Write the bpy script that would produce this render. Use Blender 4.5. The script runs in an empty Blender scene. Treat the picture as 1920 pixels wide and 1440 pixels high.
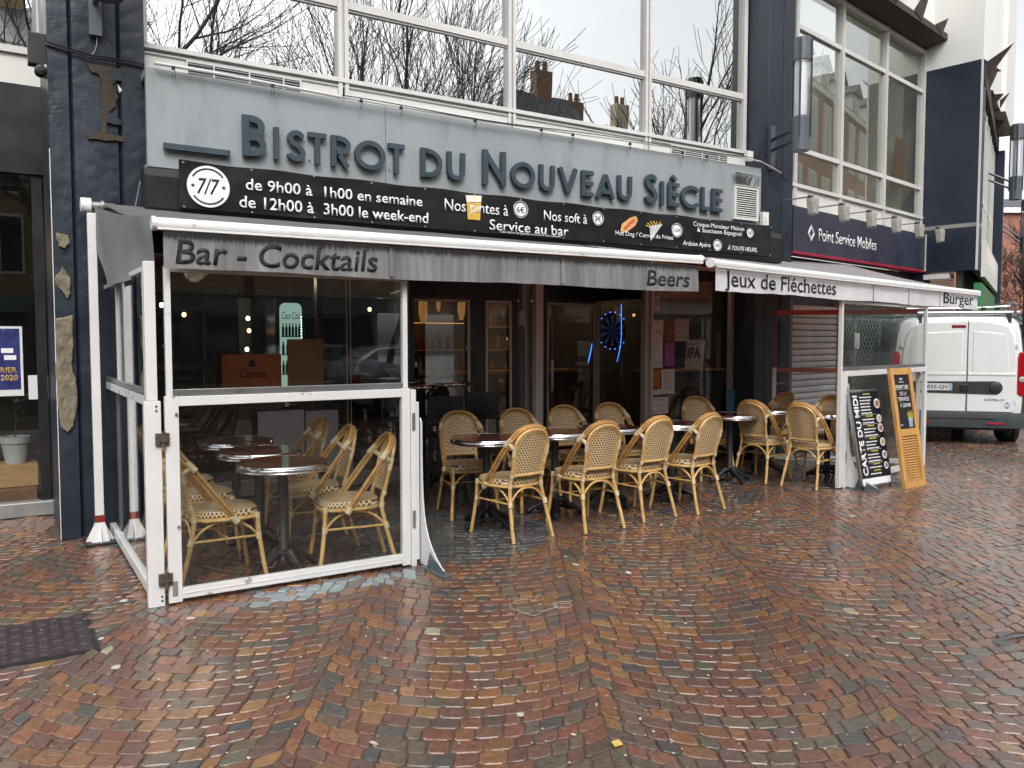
import bpy, bmesh, math, random
from mathutils import Vector, Matrix, noise
R = random.Random(7)
SC = bpy.context.scene
COL = SC.collection

# ------------------------------------------------------------------ camera, world, sun, exposure
F_PX, H_CAM = 1520.0, 1.55
PITCH = math.atan(82 / F_PX); YAW = math.atan(963 * math.cos(PITCH) / F_PX)
cam = bpy.data.cameras.new('camera'); cam.lens = F_PX / 1920 * 36; cam.sensor_width = 36; cam.clip_end = 600; cam.clip_start = 0.05
cam_o = bpy.data.objects.new('camera', cam); COL.objects.link(cam_o)
cam_o.location = (0, 0, H_CAM); cam_o.rotation_euler = (math.pi / 2 - PITCH, 0, -YAW)
SC.camera = cam_o
W = bpy.data.worlds.new('World'); SC.world = W; W.use_nodes = True
wn = W.node_tree.nodes; wl = W.node_tree.links; wn.clear()
sky = wn.new('ShaderNodeTexSky'); sky.sky_type = 'NISHITA'; sky.sun_disc = False
sky.sun_elevation = math.radians(48); sky.sun_rotation = math.radians(200); sky.air_density = 1.0; sky.dust_density = 4.0; sky.ozone_density = 1.0
hs = wn.new('ShaderNodeHueSaturation'); hs.inputs['Saturation'].default_value = 0.18
hs.inputs['Value'].default_value = 1.0
bg = wn.new('ShaderNodeBackground'); bg.inputs['Strength'].default_value = 0.15
wo = wn.new('ShaderNodeOutputWorld')
wl.new(sky.outputs[0], hs.inputs['Color']); wl.new(hs.outputs[0], bg.inputs['Color']); wl.new(bg.outputs[0], wo.inputs['Surface'])
sun = bpy.data.lights.new('sun', 'SUN'); sun.energy = 0.7; sun.angle = math.radians(25); sun.color = (1, 0.97, 0.93)
sun_o = bpy.data.objects.new('sun', sun); COL.objects.link(sun_o)
sun_o.rotation_euler = (math.radians(42), 0, math.radians(-20))
SC.view_settings.view_transform = 'Standard'; SC.view_settings.look = 'None'
SC.view_settings.exposure = 0.93; SC.view_settings.gamma = 1.0; SC.view_settings.use_curve_mapping = False
SC.cycles.max_bounces = 8; SC.cycles.transparent_max_bounces = 24; SC.cycles.caustics_reflective = False; SC.cycles.caustics_refractive = False

# ------------------------------------------------------------------ geometry of the view (metres from measured angles)
C0 = Vector((0, 0, H_CAM))
FW = Vector((math.sin(YAW) * math.cos(PITCH), math.cos(YAW) * math.cos(PITCH), -math.sin(PITCH)))
RT = Vector((math.cos(YAW), -math.sin(YAW), 0)); UP = RT.cross(FW)
def ray(px, py): return FW + RT * ((px - 960) / F_PX) + UP * ((720 - py) / F_PX)
def atY(px, py, Y): r = ray(px, py); return C0 + r * (Y / r.y)
def atX(px, py, X): r = ray(px, py); return C0 + r * (X / r.x)
def atP(px, py, P, n): r = ray(px, py); return C0 + r * ((Vector(P) - C0).dot(n) / r.dot(n))
def gnd(px, py, z=0.0): r = ray(px, py); return C0 + r * ((z - H_CAM) / r.z)

# ------------------------------------------------------------------ materials
MATS = {}
def pm(name, col, rough=0.5, metal=0.0, var=0.12, scale=4.0, bump=0.0, bscale=40.0, coat=0.0, spec=0.5, emit=None, es=1.0, stretch=None, attr=None, col2=None, c2=0.55, c2w=0.05, c2scale=None, trans=0.0, drip=None, orand=0.0):
    if name in MATS: return MATS[name]
    m = bpy.data.materials.new(name); m.use_nodes = True; nt = m.node_tree; n = nt.nodes; l = nt.links
    b = n['Principled BSDF']
    b.inputs['Roughness'].default_value = rough; b.inputs['Metallic'].default_value = metal
    b.inputs['Coat Weight'].default_value = coat; b.inputs['Coat Roughness'].default_value = 0.08
    b.inputs['Specular IOR Level'].default_value = spec
    tc = n.new('ShaderNodeTexCoord'); mp = n.new('ShaderNodeMapping'); l.new(tc.outputs['Object'], mp.inputs['Vector'])
    if stretch: mp.inputs['Scale'].default_value = stretch
    no = n.new('ShaderNodeTexNoise'); no.inputs['Scale'].default_value = scale; no.inputs['Detail'].default_value = 6
    l.new(mp.outputs[0], no.inputs['Vector'])
    rp = n.new('ShaderNodeMapRange'); rp.inputs['From Min'].default_value = 0.25; rp.inputs['From Max'].default_value = 0.75
    rp.inputs['To Min'].default_value = 1 - var; rp.inputs['To Max'].default_value = 1 + var
    l.new(no.outputs['Fac'], rp.inputs['Value'])
    mx = n.new('ShaderNodeMix'); mx.data_type = 'RGBA'; mx.blend_type = 'MULTIPLY'; mx.inputs['Factor'].default_value = 1
    mx.inputs['A'].default_value = (*col, 1)
    if attr:
        at = n.new('ShaderNodeAttribute'); at.attribute_name = attr; l.new(at.outputs['Color'], mx.inputs['A'])
    l.new(rp.outputs[0], mx.inputs['B']); out = mx.outputs['Result']
    if col2:
        n2 = n.new('ShaderNodeTexNoise'); n2.inputs['Scale'].default_value = c2scale or scale * 1.7; n2.inputs['Detail'].default_value = 8
        n2.inputs['Roughness'].default_value = 0.65
        l.new(mp.outputs[0], n2.inputs['Vector'])
        r2 = n.new('ShaderNodeMapRange'); r2.inputs['From Min'].default_value = c2 - c2w; r2.inputs['From Max'].default_value = c2 + c2w
        l.new(n2.outputs['Fac'], r2.inputs['Value'])
        m2 = n.new('ShaderNodeMix'); m2.data_type = 'RGBA'; l.new(r2.outputs[0], m2.inputs['Factor']); l.new(out, m2.inputs['A']); m2.inputs['B'].default_value = (*col2, 1)
        out = m2.outputs['Result']
    if drip:
        sp = n.new('ShaderNodeSeparateXYZ'); l.new(tc.outputs['Object'], sp.inputs[0])
        m3 = n.new('ShaderNodeMapping'); m3.inputs['Scale'].default_value = (55, 1, 2.0); l.new(tc.outputs['Object'], m3.inputs['Vector'])
        n3 = n.new('ShaderNodeTexNoise'); n3.inputs['Scale'].default_value = 1.0; n3.inputs['Detail'].default_value = 3; l.new(m3.outputs[0], n3.inputs['Vector'])
        ad = n.new('ShaderNodeMath'); ad.operation = 'MULTIPLY_ADD'; ad.inputs[1].default_value = drip[1]; l.new(n3.outputs['Fac'], ad.inputs[0]); l.new(sp.outputs['Z'], ad.inputs[2])
        r3 = n.new('ShaderNodeMapRange'); r3.inputs['From Min'].default_value = drip[0]; r3.inputs['From Max'].default_value = drip[0] + .03; r3.inputs['To Max'].default_value = .8
        l.new(ad.outputs[0], r3.inputs['Value'])
        m4 = n.new('ShaderNodeMix'); m4.data_type = 'RGBA'; l.new(r3.outputs[0], m4.inputs['Factor']); l.new(out, m4.inputs['A']); m4.inputs['B'].default_value = (*drip[2], 1); out = m4.outputs['Result']
    if orand:
        oi = n.new('ShaderNodeObjectInfo'); r5 = n.new('ShaderNodeMapRange'); r5.inputs['To Min'].default_value = 1 - orand; r5.inputs['To Max'].default_value = 1 + orand; l.new(oi.outputs['Random'], r5.inputs['Value'])
        m5 = n.new('ShaderNodeMix'); m5.data_type = 'RGBA'; m5.blend_type = 'MULTIPLY'; m5.inputs['Factor'].default_value = 1; l.new(out, m5.inputs['A']); l.new(r5.outputs[0], m5.inputs['B']); out = m5.outputs['Result']
    l.new(out, b.inputs['Base Color'])
    if rough > 0.05:
        rr = n.new('ShaderNodeMapRange'); rr.inputs['From Min'].default_value = 0.3; rr.inputs['From Max'].default_value = 0.7
        rr.inputs['To Min'].default_value = max(0.02, rough * 0.8); rr.inputs['To Max'].default_value = min(1, rough * 1.2)
        l.new(no.outputs['Fac'], rr.inputs['Value']); l.new(rr.outputs[0], b.inputs['Roughness'])
    if bump:
        nb = n.new('ShaderNodeTexNoise'); nb.inputs['Scale'].default_value = bscale; nb.inputs['Detail'].default_value = 4
        l.new(mp.outputs[0], nb.inputs['Vector'])
        bp = n.new('ShaderNodeBump'); bp.inputs['Strength'].default_value = bump; bp.inputs['Distance'].default_value = 0.01
        l.new(nb.outputs['Fac'], bp.inputs['Height']); l.new(bp.outputs[0], b.inputs['Normal'])
    if emit: b.inputs['Emission Color'].default_value = (*emit, 1); b.inputs['Emission Strength'].default_value = es
    if trans:
        tr = n.new('ShaderNodeBsdfTranslucent'); l.new(out, tr.inputs['Color'])
        ms = n.new('ShaderNodeMixShader'); ms.inputs[0].default_value = trans
        l.new(b.outputs[0], ms.inputs[1]); l.new(tr.outputs[0], ms.inputs[2]); l.new(ms.outputs[0], n['Material Output'].inputs['Surface'])
    MATS[name] = m; return m
def glass(name, tint=(0.9, 0.95, 0.93), base=0.0, fres=1.0, ior=1.52, wave=0.0, gcol=(1, 1, 1), rough=0.0):
    m = bpy.data.materials.new(name); m.use_nodes = True; nt = m.node_tree; n = nt.nodes; l = nt.links; n.clear()
    o = n.new('ShaderNodeOutputMaterial'); tr = n.new('ShaderNodeBsdfTransparent'); tr.inputs[0].default_value = (*tint, 1)
    gl = n.new('ShaderNodeBsdfGlossy'); gl.inputs['Roughness'].default_value = rough; gl.inputs['Color'].default_value = (*gcol, 1)
    ge = n.new('ShaderNodeNewGeometry'); dt = n.new('ShaderNodeVectorMath'); dt.operation = 'DOT_PRODUCT'
    l.new(ge.outputs['Incoming'], dt.inputs[0]); l.new(ge.outputs['Normal'], dt.inputs[1])
    def M(op, a, b_=None):
        q = n.new('ShaderNodeMath'); q.operation = op
        for i, v in enumerate((a, b_)):
            if v is None: continue
            if isinstance(v, (int, float)): q.inputs[i].default_value = v
            else: l.new(v, q.inputs[i])
        return q.outputs[0]
    f0 = ((ior - 1) / (ior + 1)) ** 2
    sch = M('ADD', M('MULTIPLY', M('POWER', M('SUBTRACT', 1.0, M('ABSOLUTE', dt.outputs['Value'])), 5.0), 1 - f0), f0)
    ma = n.new('ShaderNodeMath'); ma.operation = 'MULTIPLY_ADD'; ma.use_clamp = True; ma.inputs[1].default_value = fres * (1 - base); ma.inputs[2].default_value = base
    l.new(sch, ma.inputs[0])
    mx = n.new('ShaderNodeMixShader'); l.new(ma.outputs[0], mx.inputs[0]); l.new(tr.outputs[0], mx.inputs[1]); l.new(gl.outputs[0], mx.inputs[2]); l.new(mx.outputs[0], o.inputs[0])
    if wave:
        tc = n.new('ShaderNodeTexCoord'); no = n.new('ShaderNodeTexNoise'); no.inputs['Scale'].default_value = 0.9; no.inputs['Detail'].default_value = 1
        bp = n.new('ShaderNodeBump'); bp.inputs['Strength'].default_value = wave; bp.inputs['Distance'].default_value = 0.02
        l.new(tc.outputs['Object'], no.inputs['Vector']); l.new(no.outputs['Fac'], bp.inputs['Height']); l.new(bp.outputs[0], gl.inputs['Normal'])
    MATS[name] = m; return m
def emis(name, col, s):
    m = bpy.data.materials.new(name); m.use_nodes = True; n = m.node_tree.nodes; n.clear()
    o = n.new('ShaderNodeOutputMaterial'); e = n.new('ShaderNodeEmission'); e.inputs[0].default_value = (*col, 1); e.inputs[1].default_value = s
    m.node_tree.links.new(e.outputs[0], o.inputs[0]); MATS[name] = m; return m

NAVY = pm('navy_paint', (0.015, 0.022, 0.034), 0.42, var=0.3, scale=2.5, bump=0.35, bscale=9)
NAVY_S = pm('navy_panel', (0.012, 0.019, 0.034), 0.35, var=0.15, scale=1.5, bump=0.05, bscale=6)
WHITE_FR = pm('white_lacquered_metal', (0.66, 0.66, 0.655), 0.33, var=0.06, scale=3, col2=(0.34, 0.34, 0.33), c2=0.655, c2w=0.02, c2scale=7)
WINFR = pm('window_frame_paint', (0.56, 0.55, 0.53), 0.45, var=0.08, scale=2, col2=(0.2, 0.19, 0.18), c2=0.70, c2w=0.05, c2scale=5)
SPANDREL = pm('spandrel_paint', (0.62, 0.61, 0.58), 0.5, var=0.1, scale=1.2, stretch=(1, 1, 0.4), col2=(0.35, 0.33, 0.3), c2=0.72, c2w=0.08)
WHITE_WALL = pm('white_render', (0.66, 0.66, 0.63), 0.75, var=0.07, scale=1.2, stretch=(1.5, 1.5, 0.25), bump=0.1, bscale=60)
SIGN_G = pm('sign_grey', (0.268, 0.292, 0.306), 0.45, var=0.07, scale=2.2, stretch=(1, 1, 0.25), col2=(.2, .215, .22), c2=.66, c2w=.1, c2scale=3, bump=0.02, bscale=10)
LETTER = pm('letter_slate', (0.036, 0.055, 0.072), 0.4, var=0.05)
BLACK_V = pm('black_vinyl', (0.008, 0.008, 0.010), 0.3, var=0.2, scale=3, bump=0.6, bscale=3.0)
BLACK = pm('black_metal', (0.012, 0.012, 0.014), 0.4, var=0.2, bump=0.05)
PRINT_W = pm('white_print', (0.75, 0.75, 0.75), 0.5, var=0.03)
PRINT_K = pm('black_print', (0.01, 0.01, 0.012), 0.5, var=0.0)
CHROME = pm('chrome_rim', (0.7, 0.7, 0.72), 0.12, metal=1.0, var=0.05)
ALU = pm('brushed_aluminium', (0.42, 0.43, 0.44), 0.3, metal=0.85, var=0.08)
GREYM = pm('grey_lamp_metal', (0.10, 0.115, 0.13), 0.4, metal=0.2, var=0.12)
STEEL_D = pm('dull_steel', (0.30, 0.30, 0.30), 0.5, metal=0.5, var=0.2)
RATTAN = pm('rattan_cane', (0.54, 0.345, 0.13), 0.34, var=0.25, scale=16, orand=.1, coat=0.25, bump=0.1, bscale=80)
RATTAN_D = pm('rattan_hoop', (0.42, 0.235, 0.08), 0.32, var=0.28, scale=14, orand=.14, coat=0.3)
BINDING = pm('cane_binding', (0.60, 0.49, 0.30), 0.45, var=0.12, scale=60, bump=0.3, bscale=200)
IRON = pm('cast_iron', (0.014, 0.015, 0.017), 0.42, var=0.2, bump=0.3, bscale=60)
GL_SCREEN = glass('terrace_glass', (0.95, 0.96, 0.955), base=0.01, fres=0.9)
GL_SHOP = glass('shop_glass', (0.92, 0.94, 0.93), base=0.02, fres=1.1)
GL_UP = glass('solar_glass', (0.45, 0.47, 0.42), base=0.66, fres=1.0, wave=0.12, gcol=(0.97, 0.98, 0.96))
GL_UP2 = glass('solar_glass_clearer', (0.94, 0.95, 0.90), base=0.23, fres=1.0, wave=0.05)
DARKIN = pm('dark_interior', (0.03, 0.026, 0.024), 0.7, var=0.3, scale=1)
WARMIN = pm('warm_interior', (0.10, 0.055, 0.03), 0.6, var=0.4, scale=2)
BEIGE = pm('beige_wall', (0.78, 0.76, 0.64), 0.8, var=0.04)
LEDB = emis('blue_led', (0.03, 0.20, 1.0), 2.0)
BULB = emis('warm_bulb', (1.0, 0.5, 0.18), 5.0); STRIPL = emis('amber_strip', (1.0, 0.45, 0.12), .5)
COLDL = emis('fridge_light', (0.62, 0.9, 0.82), 1.0)
WOODL = pm('varnished_pine', (0.52, 0.28, 0.085), 0.4, var=0.25, scale=3, stretch=(12, 12, 0.8), coat=0.2)
WOODB = pm('plywood', (0.42, 0.24, 0.11), 0.5, var=0.15, scale=4, stretch=(1, 1, 8))
PAPER = pm('paper', (0.6, 0.6, 0.6), 0.7, var=0.04)

# ------------------------------------------------------------------ mesh helpers
class MB:
    def __init__(s): s.v = []; s.f = []
    def add(s, vs, fs):
        o = len(s.v); s.v += [tuple(v) for v in vs]; s.f += [tuple(i + o for i in f) for f in fs]; return s
    def box(s, x0, x1, y0, y1, z0, z1):
        return s.add([(x0, y0, z0), (x1, y0, z0), (x1, y1, z0), (x0, y1, z0), (x0, y0, z1), (x1, y0, z1), (x1, y1, z1), (x0, y1, z1)],
                     [(0, 3, 2, 1), (4, 5, 6, 7), (0, 1, 5, 4), (1, 2, 6, 5), (2, 3, 7, 6), (3, 0, 4, 7)])
    def hexa(s, p):
        return s.add(p, [(0, 3, 2, 1), (4, 5, 6, 7), (0, 1, 5, 4), (1, 2, 6, 5), (2, 3, 7, 6), (3, 0, 4, 7)])
    def fbox(s, fr, a0, a1, b0, b1, z0, z1):
        """box in a horizontal frame fr=(origin, along, normal)"""
        o, d, n = fr
        def P(a, b, z): q = o + d * a + n * b; return (q.x, q.y, z)
        return s.hexa([P(a0, b0, z0), P(a1, b0, z0), P(a1, b1, z0), P(a0, b1, z0), P(a0, b0, z1), P(a1, b0, z1), P(a1, b1, z1), P(a0, b1, z1)])
    def beam(s, a, b, w, h, up=(0, 0, 1)):
        a = Vector(a); b = Vector(b); t = (b - a).normalized(); u = Vector(up)
        x = t.cross(u)
        if x.length < 1e-4: x = t.cross(Vector((1, 0, 0)))
        x.normalize(); y = x.cross(t).normalized(); x *= w / 2; y *= h / 2
        return s.hexa([a - x - y, a + x - y, b + x - y, b - x - y, a - x + y, a + x + y, b + x + y, b - x + y])
    def tube(s, pts, r, n=8, closed=False, cap=True):
        pts = [Vector(p) for p in pts]; k = len(pts); rs = r if isinstance(r, (list, tuple)) else [r] * k
        o = len(s.v); ref = None
        for i, p in enumerate(pts):
            if closed: t = pts[(i + 1) % k] - pts[i - 1]
            else: t = pts[min(i + 1, k - 1)] - pts[max(i - 1, 0)]
            if t.length < 1e-9: t = Vector((0, 0, 1))
            t.normalize()
            if ref is None:
                ref = Vector((0, 0, 1)) if abs(t.z) < 0.9 else Vector((1, 0, 0))
            ref = (ref - t * ref.dot(t))
            if ref.length < 1e-6: ref = t.orthogonal()
            ref.normalize(); bi = t.cross(ref)
            for j in range(n):
                a = 2 * math.pi * j / n; s.v.append(tuple(p + (ref * math.cos(a) + bi * math.sin(a)) * rs[i]))
        for i in range(k if closed else k - 1):
            for j in range(n):
                a = o + i * n; b = o + ((i + 1) % k) * n
                s.f.append((a + j, a + (j + 1) % n, b + (j + 1) % n, b + j))
        if cap and not closed:
            s.f.append(tuple(o + j for j in reversed(range(n)))); s.f.append(tuple(o + (k - 1) * n + j for j in range(n)))
        return s
    def lathe(s, prof, n=24, c=(0, 0, 0), axis='z'):
        o = len(s.v); c = Vector(c)
        for r, h in prof:
            for j in range(n):
                a = 2 * math.pi * j / n; x, y = r * math.cos(a), r * math.sin(a)
                q = Vector((x, y, h)) if axis == 'z' else (Vector((x, h, y)) if axis == 'y' else Vector((h, x, y)))
                s.v.append(tuple(c + q))
        for i in range(len(prof) - 1):
            for j in range(n):
                s.f.append((o + i * n + j, o + i * n + (j + 1) % n, o + (i + 1) * n + (j + 1) % n, o + (i + 1) * n + j))
        s.f.append(tuple(o + j for j in reversed(range(n)))); s.f.append(tuple(o + (len(prof) - 1) * n + j for j in range(n)))
        return s
    def prism(s, poly, d):
        """poly: list of 3d points in a plane, d: extrusion vector"""
        k = len(poly); d = Vector(d); o = len(s.v)
        s.v += [tuple(Vector(p)) for p in poly] + [tuple(Vector(p) + d) for p in poly]
        s.f.append(tuple(o + i for i in range(k))); s.f.append(tuple(o + k + i for i in reversed(range(k))))
        for i in range(k): s.f.append((o + i, o + k + i, o + k + (i + 1) % k, o + (i + 1) % k))
        return s
    def grid(s, fn, nu, nv):
        o = len(s.v)
        for i in range(nu + 1):
            for j in range(nv + 1): s.v.append(tuple(fn(i / nu, j / nv)))
        for i in range(nu):
            for j in range(nv):
                a = o + i * (nv + 1) + j; s.f.append((a, a + 1, a + nv + 2, a + nv + 1))
        return s
    def mesh(s, name, smooth=False):
        me = bpy.data.meshes.new(name); me.from_pydata(s.v, [], s.f)
        bm = bmesh.new(); bm.from_mesh(me); bmesh.ops.recalc_face_normals(bm, faces=bm.faces); bm.to_mesh(me); bm.free()
        if smooth:
            me.polygons.foreach_set('use_smooth', [True] * len(me.polygons))
            try: me.set_sharp_from_angle(angle=math.radians(40))
            except Exception: pass
        me.update(); return me
    def build(s, name, mat, parent=None, smooth=False, bevel=0.0, **tags):
        me = s.mesh(name, smooth); o = bpy.data.objects.new(name, me); COL.objects.link(o); me.materials.append(mat)
        if parent is not None:
            o.parent = parent; o.matrix_parent_inverse = Matrix.Identity(4)
        if bevel:
            b = o.modifiers.new('bevel', 'BEVEL'); b.width = bevel; b.segments = 2; b.limit_method = 'ANGLE'
        for k, v in tags.items(): o[k] = v
        return o
def thing(name, label, cat, loc=(0, 0, 0), rz=0.0, group=None, rot=None):
    o = bpy.data.objects.new(name, None); COL.objects.link(o); o.location = loc; o.rotation_euler = rot or (0, 0, rz)
    o.empty_display_size = 0.1
    o['label'] = label; o['category'] = cat
    if group: o['group'] = group
    return o
def tag(o, label, cat, group=None):
    o['label'] = label; o['category'] = cat
    if group: o['group'] = group
    return o
def world_parented(o, p):
    """part whose mesh is in world metres, under a thing that stands elsewhere"""
    o.parent = p; o.matrix_parent_inverse = Matrix.Identity(4)
    m = Matrix.LocRotScale(p.location, p.rotation_euler, None).inverted()
    o.data.transform(m); return o
def dup(root, loc=None, rz=None, label=None, group=None):
    r = root.copy(); COL.objects.link(r)
    if loc is not None: r.location = loc
    if rz is not None: r.rotation_euler = (0, 0, rz)
    if label: r['label'] = label
    if group: r['group'] = group
    for ch in KIDS.get(root.name, list(root.children)):
        c = ch.copy(); COL.objects.link(c); c.parent = r
        for g in list(ch.children):
            d = g.copy(); COL.objects.link(d); d.parent = c
    return r
KIDS = {}
# flat or raised lettering with the built-in font, fitted to a width and height
def text(body, org, xd, up, w, h, mat, parent=None, name='lettering', depth=0.001, bold=0.0, shear=0.0, label=None, wparent=False):
    cu = bpy.data.curves.new('t', 'FONT'); cu.body = body; cu.extrude = 0.0; cu.offset = bold; cu.shear = shear; cu.resolution_u = 3
    to = bpy.data.objects.new('t', cu)
    me = bpy.data.meshes.new_from_object(to); bpy.data.objects.remove(to); bpy.data.curves.remove(cu)
    xs = [v.co.x for v in me.vertices]; ys = [v.co.y for v in me.vertices]
    x0, x1, y0, y1 = min(xs), max(xs), min(ys), max(ys)
    sx = w / (x1 - x0); sy = h / (y1 - y0) if h else sx
    xd = Vector(xd).normalized(); up = Vector(up).normalized(); nn = xd.cross(up); org = Vector(org)
    if depth > 0:
        bm = bmesh.new(); bm.from_mesh(me)
        r = bmesh.ops.extrude_face_region(bm, geom=list(bm.faces))
        for g in r['geom']:
            if isinstance(g, bmesh.types.BMVert): g.co.z += 1.0
        bm.to_mesh(me); bm.free()
    for v in me.vertices:
        z = v.co.z * depth
        v.co = org + xd * ((v.co.x - x0) * sx) + up * ((v.co.y - y0) * sy) + nn * z
    me.materials.clear(); me.materials.append(mat); me.name = name
    o = bpy.data.objects.new(name, me); COL.objects.link(o)
    if parent is not None:
        if wparent: world_parented(o, parent)
        else: o.parent = parent
    if label: o['label'] = label
    return o
X = Vector((1, 0, 0)); Z = Vector((0, 0, 1)); Yv = Vector((0, 1, 0))
def ztext(body, px0, px1, pyb, pyt, Y, mat, parent, **k):
    """lettering on a wall of constant Y between two measured columns"""
    a = atY(px0, pyb, Y); b = atY(px1, pyb, Y); t = atY(px0, pyt, Y)
    return text(body, a, X, Z, b.x - a.x, t.z - a.z, mat, parent, wparent=True, **k)
def disc(c, r, xd, up, n=32, r0=0.0):
    c = Vector(c); return [c + xd * (r * math.cos(2 * math.pi * i / n)) + up * (r * math.sin(2 * math.pi * i / n)) for i in range(n)]

# frames for the three stretches of street front
FM = (Vector((0, 0, 0)), Vector((1, 0, 0)), Vector((0, 1, 0)))
_a = math.radians(10.4)
DA = Vector((math.cos(_a), math.sin(_a), 0)); NA = Vector((-math.sin(_a), math.cos(_a), 0)); OA = Vector((9.06, 7.3, 0))
FA = (OA, DA, NA)
_b = math.atan2(2.47, 5.31)
DB = Vector((math.cos(_b), math.sin(_b), 0)); NB = Vector((-math.sin(_b), math.cos(_b), 0)); OB = Vector((13.56, 7.27, 0))
FB = (OB, DB, NB)
def PA(s, n, z): q = OA + DA * s + NA * n; return Vector((q.x, q.y, z))
def PB(s, n, z): q = OB + DB * s + NB * n; return Vector((q.x, q.y, z))

# ------------------------------------------------------------------ ground and setts
def struct(o): o['kind'] = 'structure'; return o
MORTAR = pm('joint_sand_wet', (0.085, 0.062, 0.045), 0.4, var=0.3, scale=20, bump=0.5, bscale=60)
SETT_FAR = pm('far_setts', (0.06, 0.035, 0.024), 0.22, var=0.5, scale=9, bump=0.6, bscale=11, col2=(0.045, 0.04, 0.04), c2=0.55, c2w=0.06, c2scale=7)
SETT = pm('wet_porphyry', (0.2, 0.1, 0.05), 0.34, var=0.34, scale=34, bump=0.4, bscale=48, attr='Col', spec=0.5, coat=0.62)
SETT.node_tree.nodes['Principled BSDF'].inputs['Coat Roughness'].default_value = 0.19
ground = struct(MB().add([(-60, -60, -0.0075), (120, -60, -0.0075), (120, 120, -0.0075), (-60, 120, -0.0075)], [(0, 1, 2, 3)]).build('ground', MORTAR))
LU = Vector((0.85, -0.527, 0)).normalized(); LV = Vector((0.527, 0.85, 0)).normalized()
W_L, RAD, PIT = 1.25, 0.98, 0.094
def on_ground(p):
    if p.y < 7.13: return True
    if p.y < 8.22 and (1.05 < p.x < 8.1 or p.x < 0.35): return True
    q = p - OA; n = q.dot(NA); s = q.dot(DA)
    if s > -0.1 and n < -0.02 and s < 4.3: return True
    q = p - OB
    return q.dot(DB) > 0 and q.dot(NB) < -0.05 and p.y < 60 and s > 4.2
PAL = [((0.118, 0.050, 0.024), 28), ((0.100, 0.040, 0.025), 32), ((0.080, 0.036, 0.026), 24), ((0.074, 0.045, 0.031), 24), ((0.064, 0.048, 0.034), 10),
       ((0.047, 0.038, 0.034), 7), ((0.066, 0.037, 0.031), 14), ((0.132, 0.064, 0.028), 6), ((0.20, 0.15, 0.10), 0.25)]
PW = [w for _, w in PAL]
setts = []
def arc(lane, row, a):
    u = RAD * math.sin(a); v = row * PIT; v = v - (RAD * math.cos(a) - RAD * math.cos(AM)) + 0.02 * noise.noise(Vector((u * 2.5, v * 2.2, lane)))
    return LU * (-0.22 + lane * W_L + u) + LV * v
AM = math.asin(W_L / 2 / RAD)
for lane in range(-4, 16):
    for row in range(-6, 190):
        k = 14 + R.choice((-1, 0, 0, 1)); off = R.uniform(-0.3, 0.3)
        jl = 0.028 * noise.noise(Vector((lane * 9.1, row * 1.7, 0))); jr = 0.028 * noise.noise(Vector((lane * 9.1 + 9.1, row * 1.7, 0)))
        cuts = [-AM + jl] + [(-AM + 2 * AM * (i + off * 0.6 + R.uniform(-0.24, 0.24)) / k) for i in range(1, k)] + [AM + jr]
        c0 = arc(lane, row, 0); T = (c0 - Vector((0, 0, 0))).dot(Vector((FW.x, FW.y, 0)).normalized())
        if T < 0.5 or T > 17.5: continue
        for i in range(k):
            a0, a1 = cuts[i], cuts[i + 1]; m = (a0 + a1) / 2
            c = arc(lane, row + 0.5, m)
            T = c.dot(Vector((FW.x, FW.y, 0)).normalized()); S = c.dot(RT)
            if T < 2.0 or T > 16.5 or abs(S) > 0.66 * T + 1.1: continue
            if not on_ground(c): continue
            if -0.33 < c.x < 0.41 and 4.46 < c.y < 5.16: continue
            p = [arc(lane, row, a0), arc(lane, row, a1), arc(lane, row + 1, a1), arc(lane, row + 1, a0)]
            p = [c + (q - c) * (1 - 0.0032 / max(0.02, (q - c).length) * 1.0) + Vector((R.uniform(-1, 1), R.uniform(-1, 1), 0)) * 0.005 for q in p]
            setts.append((T + abs(S) * 0.15, c, p))
setts.sort(key=lambda s: s[0])
def sett_geo(c, p):
    n = Vector((R.gauss(0, 0.015), R.gauss(0, 0.015), 1)); dz = R.uniform(-0.0022, 0.0022)
    def zz(q): return dz - n.x * (q.x - c.x) - n.y * (q.y - c.y)
    # knocked-off corners and slightly bulging sides
    o = []
    for i in range(4):
        a, b_, d = p[i], p[(i + 1) % 4], p[i - 1]
        o.append(a.lerp(d, R.uniform(.10, .22))); o.append(a.lerp(b_, R.uniform(.10, .22)))
    v = [Vector((q.x, q.y, -0.018)) for q in o] + [Vector((q.x, q.y, zz(q) - 0.0042)) for q in o]
    for q in o:
        w = c + (q - c) * 0.91; v.append(Vector((w.x, w.y, zz(w))))
    f = []
    for r_ in (0, 8):
        for i in range(8): f.append((r_ + i, r_ + (i + 1) % 8, r_ + 8 + (i + 1) % 8, r_ + 8 + i))
    f.append(tuple(range(16, 24)))
    return v, f
def sett_col(c):
    col = R.choices(PAL, PW)[0][0]
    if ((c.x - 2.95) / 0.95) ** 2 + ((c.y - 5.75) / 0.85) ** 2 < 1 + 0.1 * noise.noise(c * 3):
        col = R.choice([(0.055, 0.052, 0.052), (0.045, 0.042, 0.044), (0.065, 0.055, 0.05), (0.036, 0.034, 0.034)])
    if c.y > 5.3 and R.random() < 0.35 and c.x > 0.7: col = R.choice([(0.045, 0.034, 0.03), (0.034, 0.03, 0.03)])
    if 1.2 < c.x < 2.3 and 4.72 < c.y < 4.98 and R.random() < 0.8: col = (0.12, 0.125, 0.125)
    g = noise.noise(c * 0.7) * 0.25 + 1; g *= R.uniform(0.86, 1.12) * 1.75
    return tuple(max(0.008, x * g * R.uniform(0.94, 1.06) * w) for x, w in zip(col, (0.94, 1.08, 1.12))) + (1,)
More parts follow.
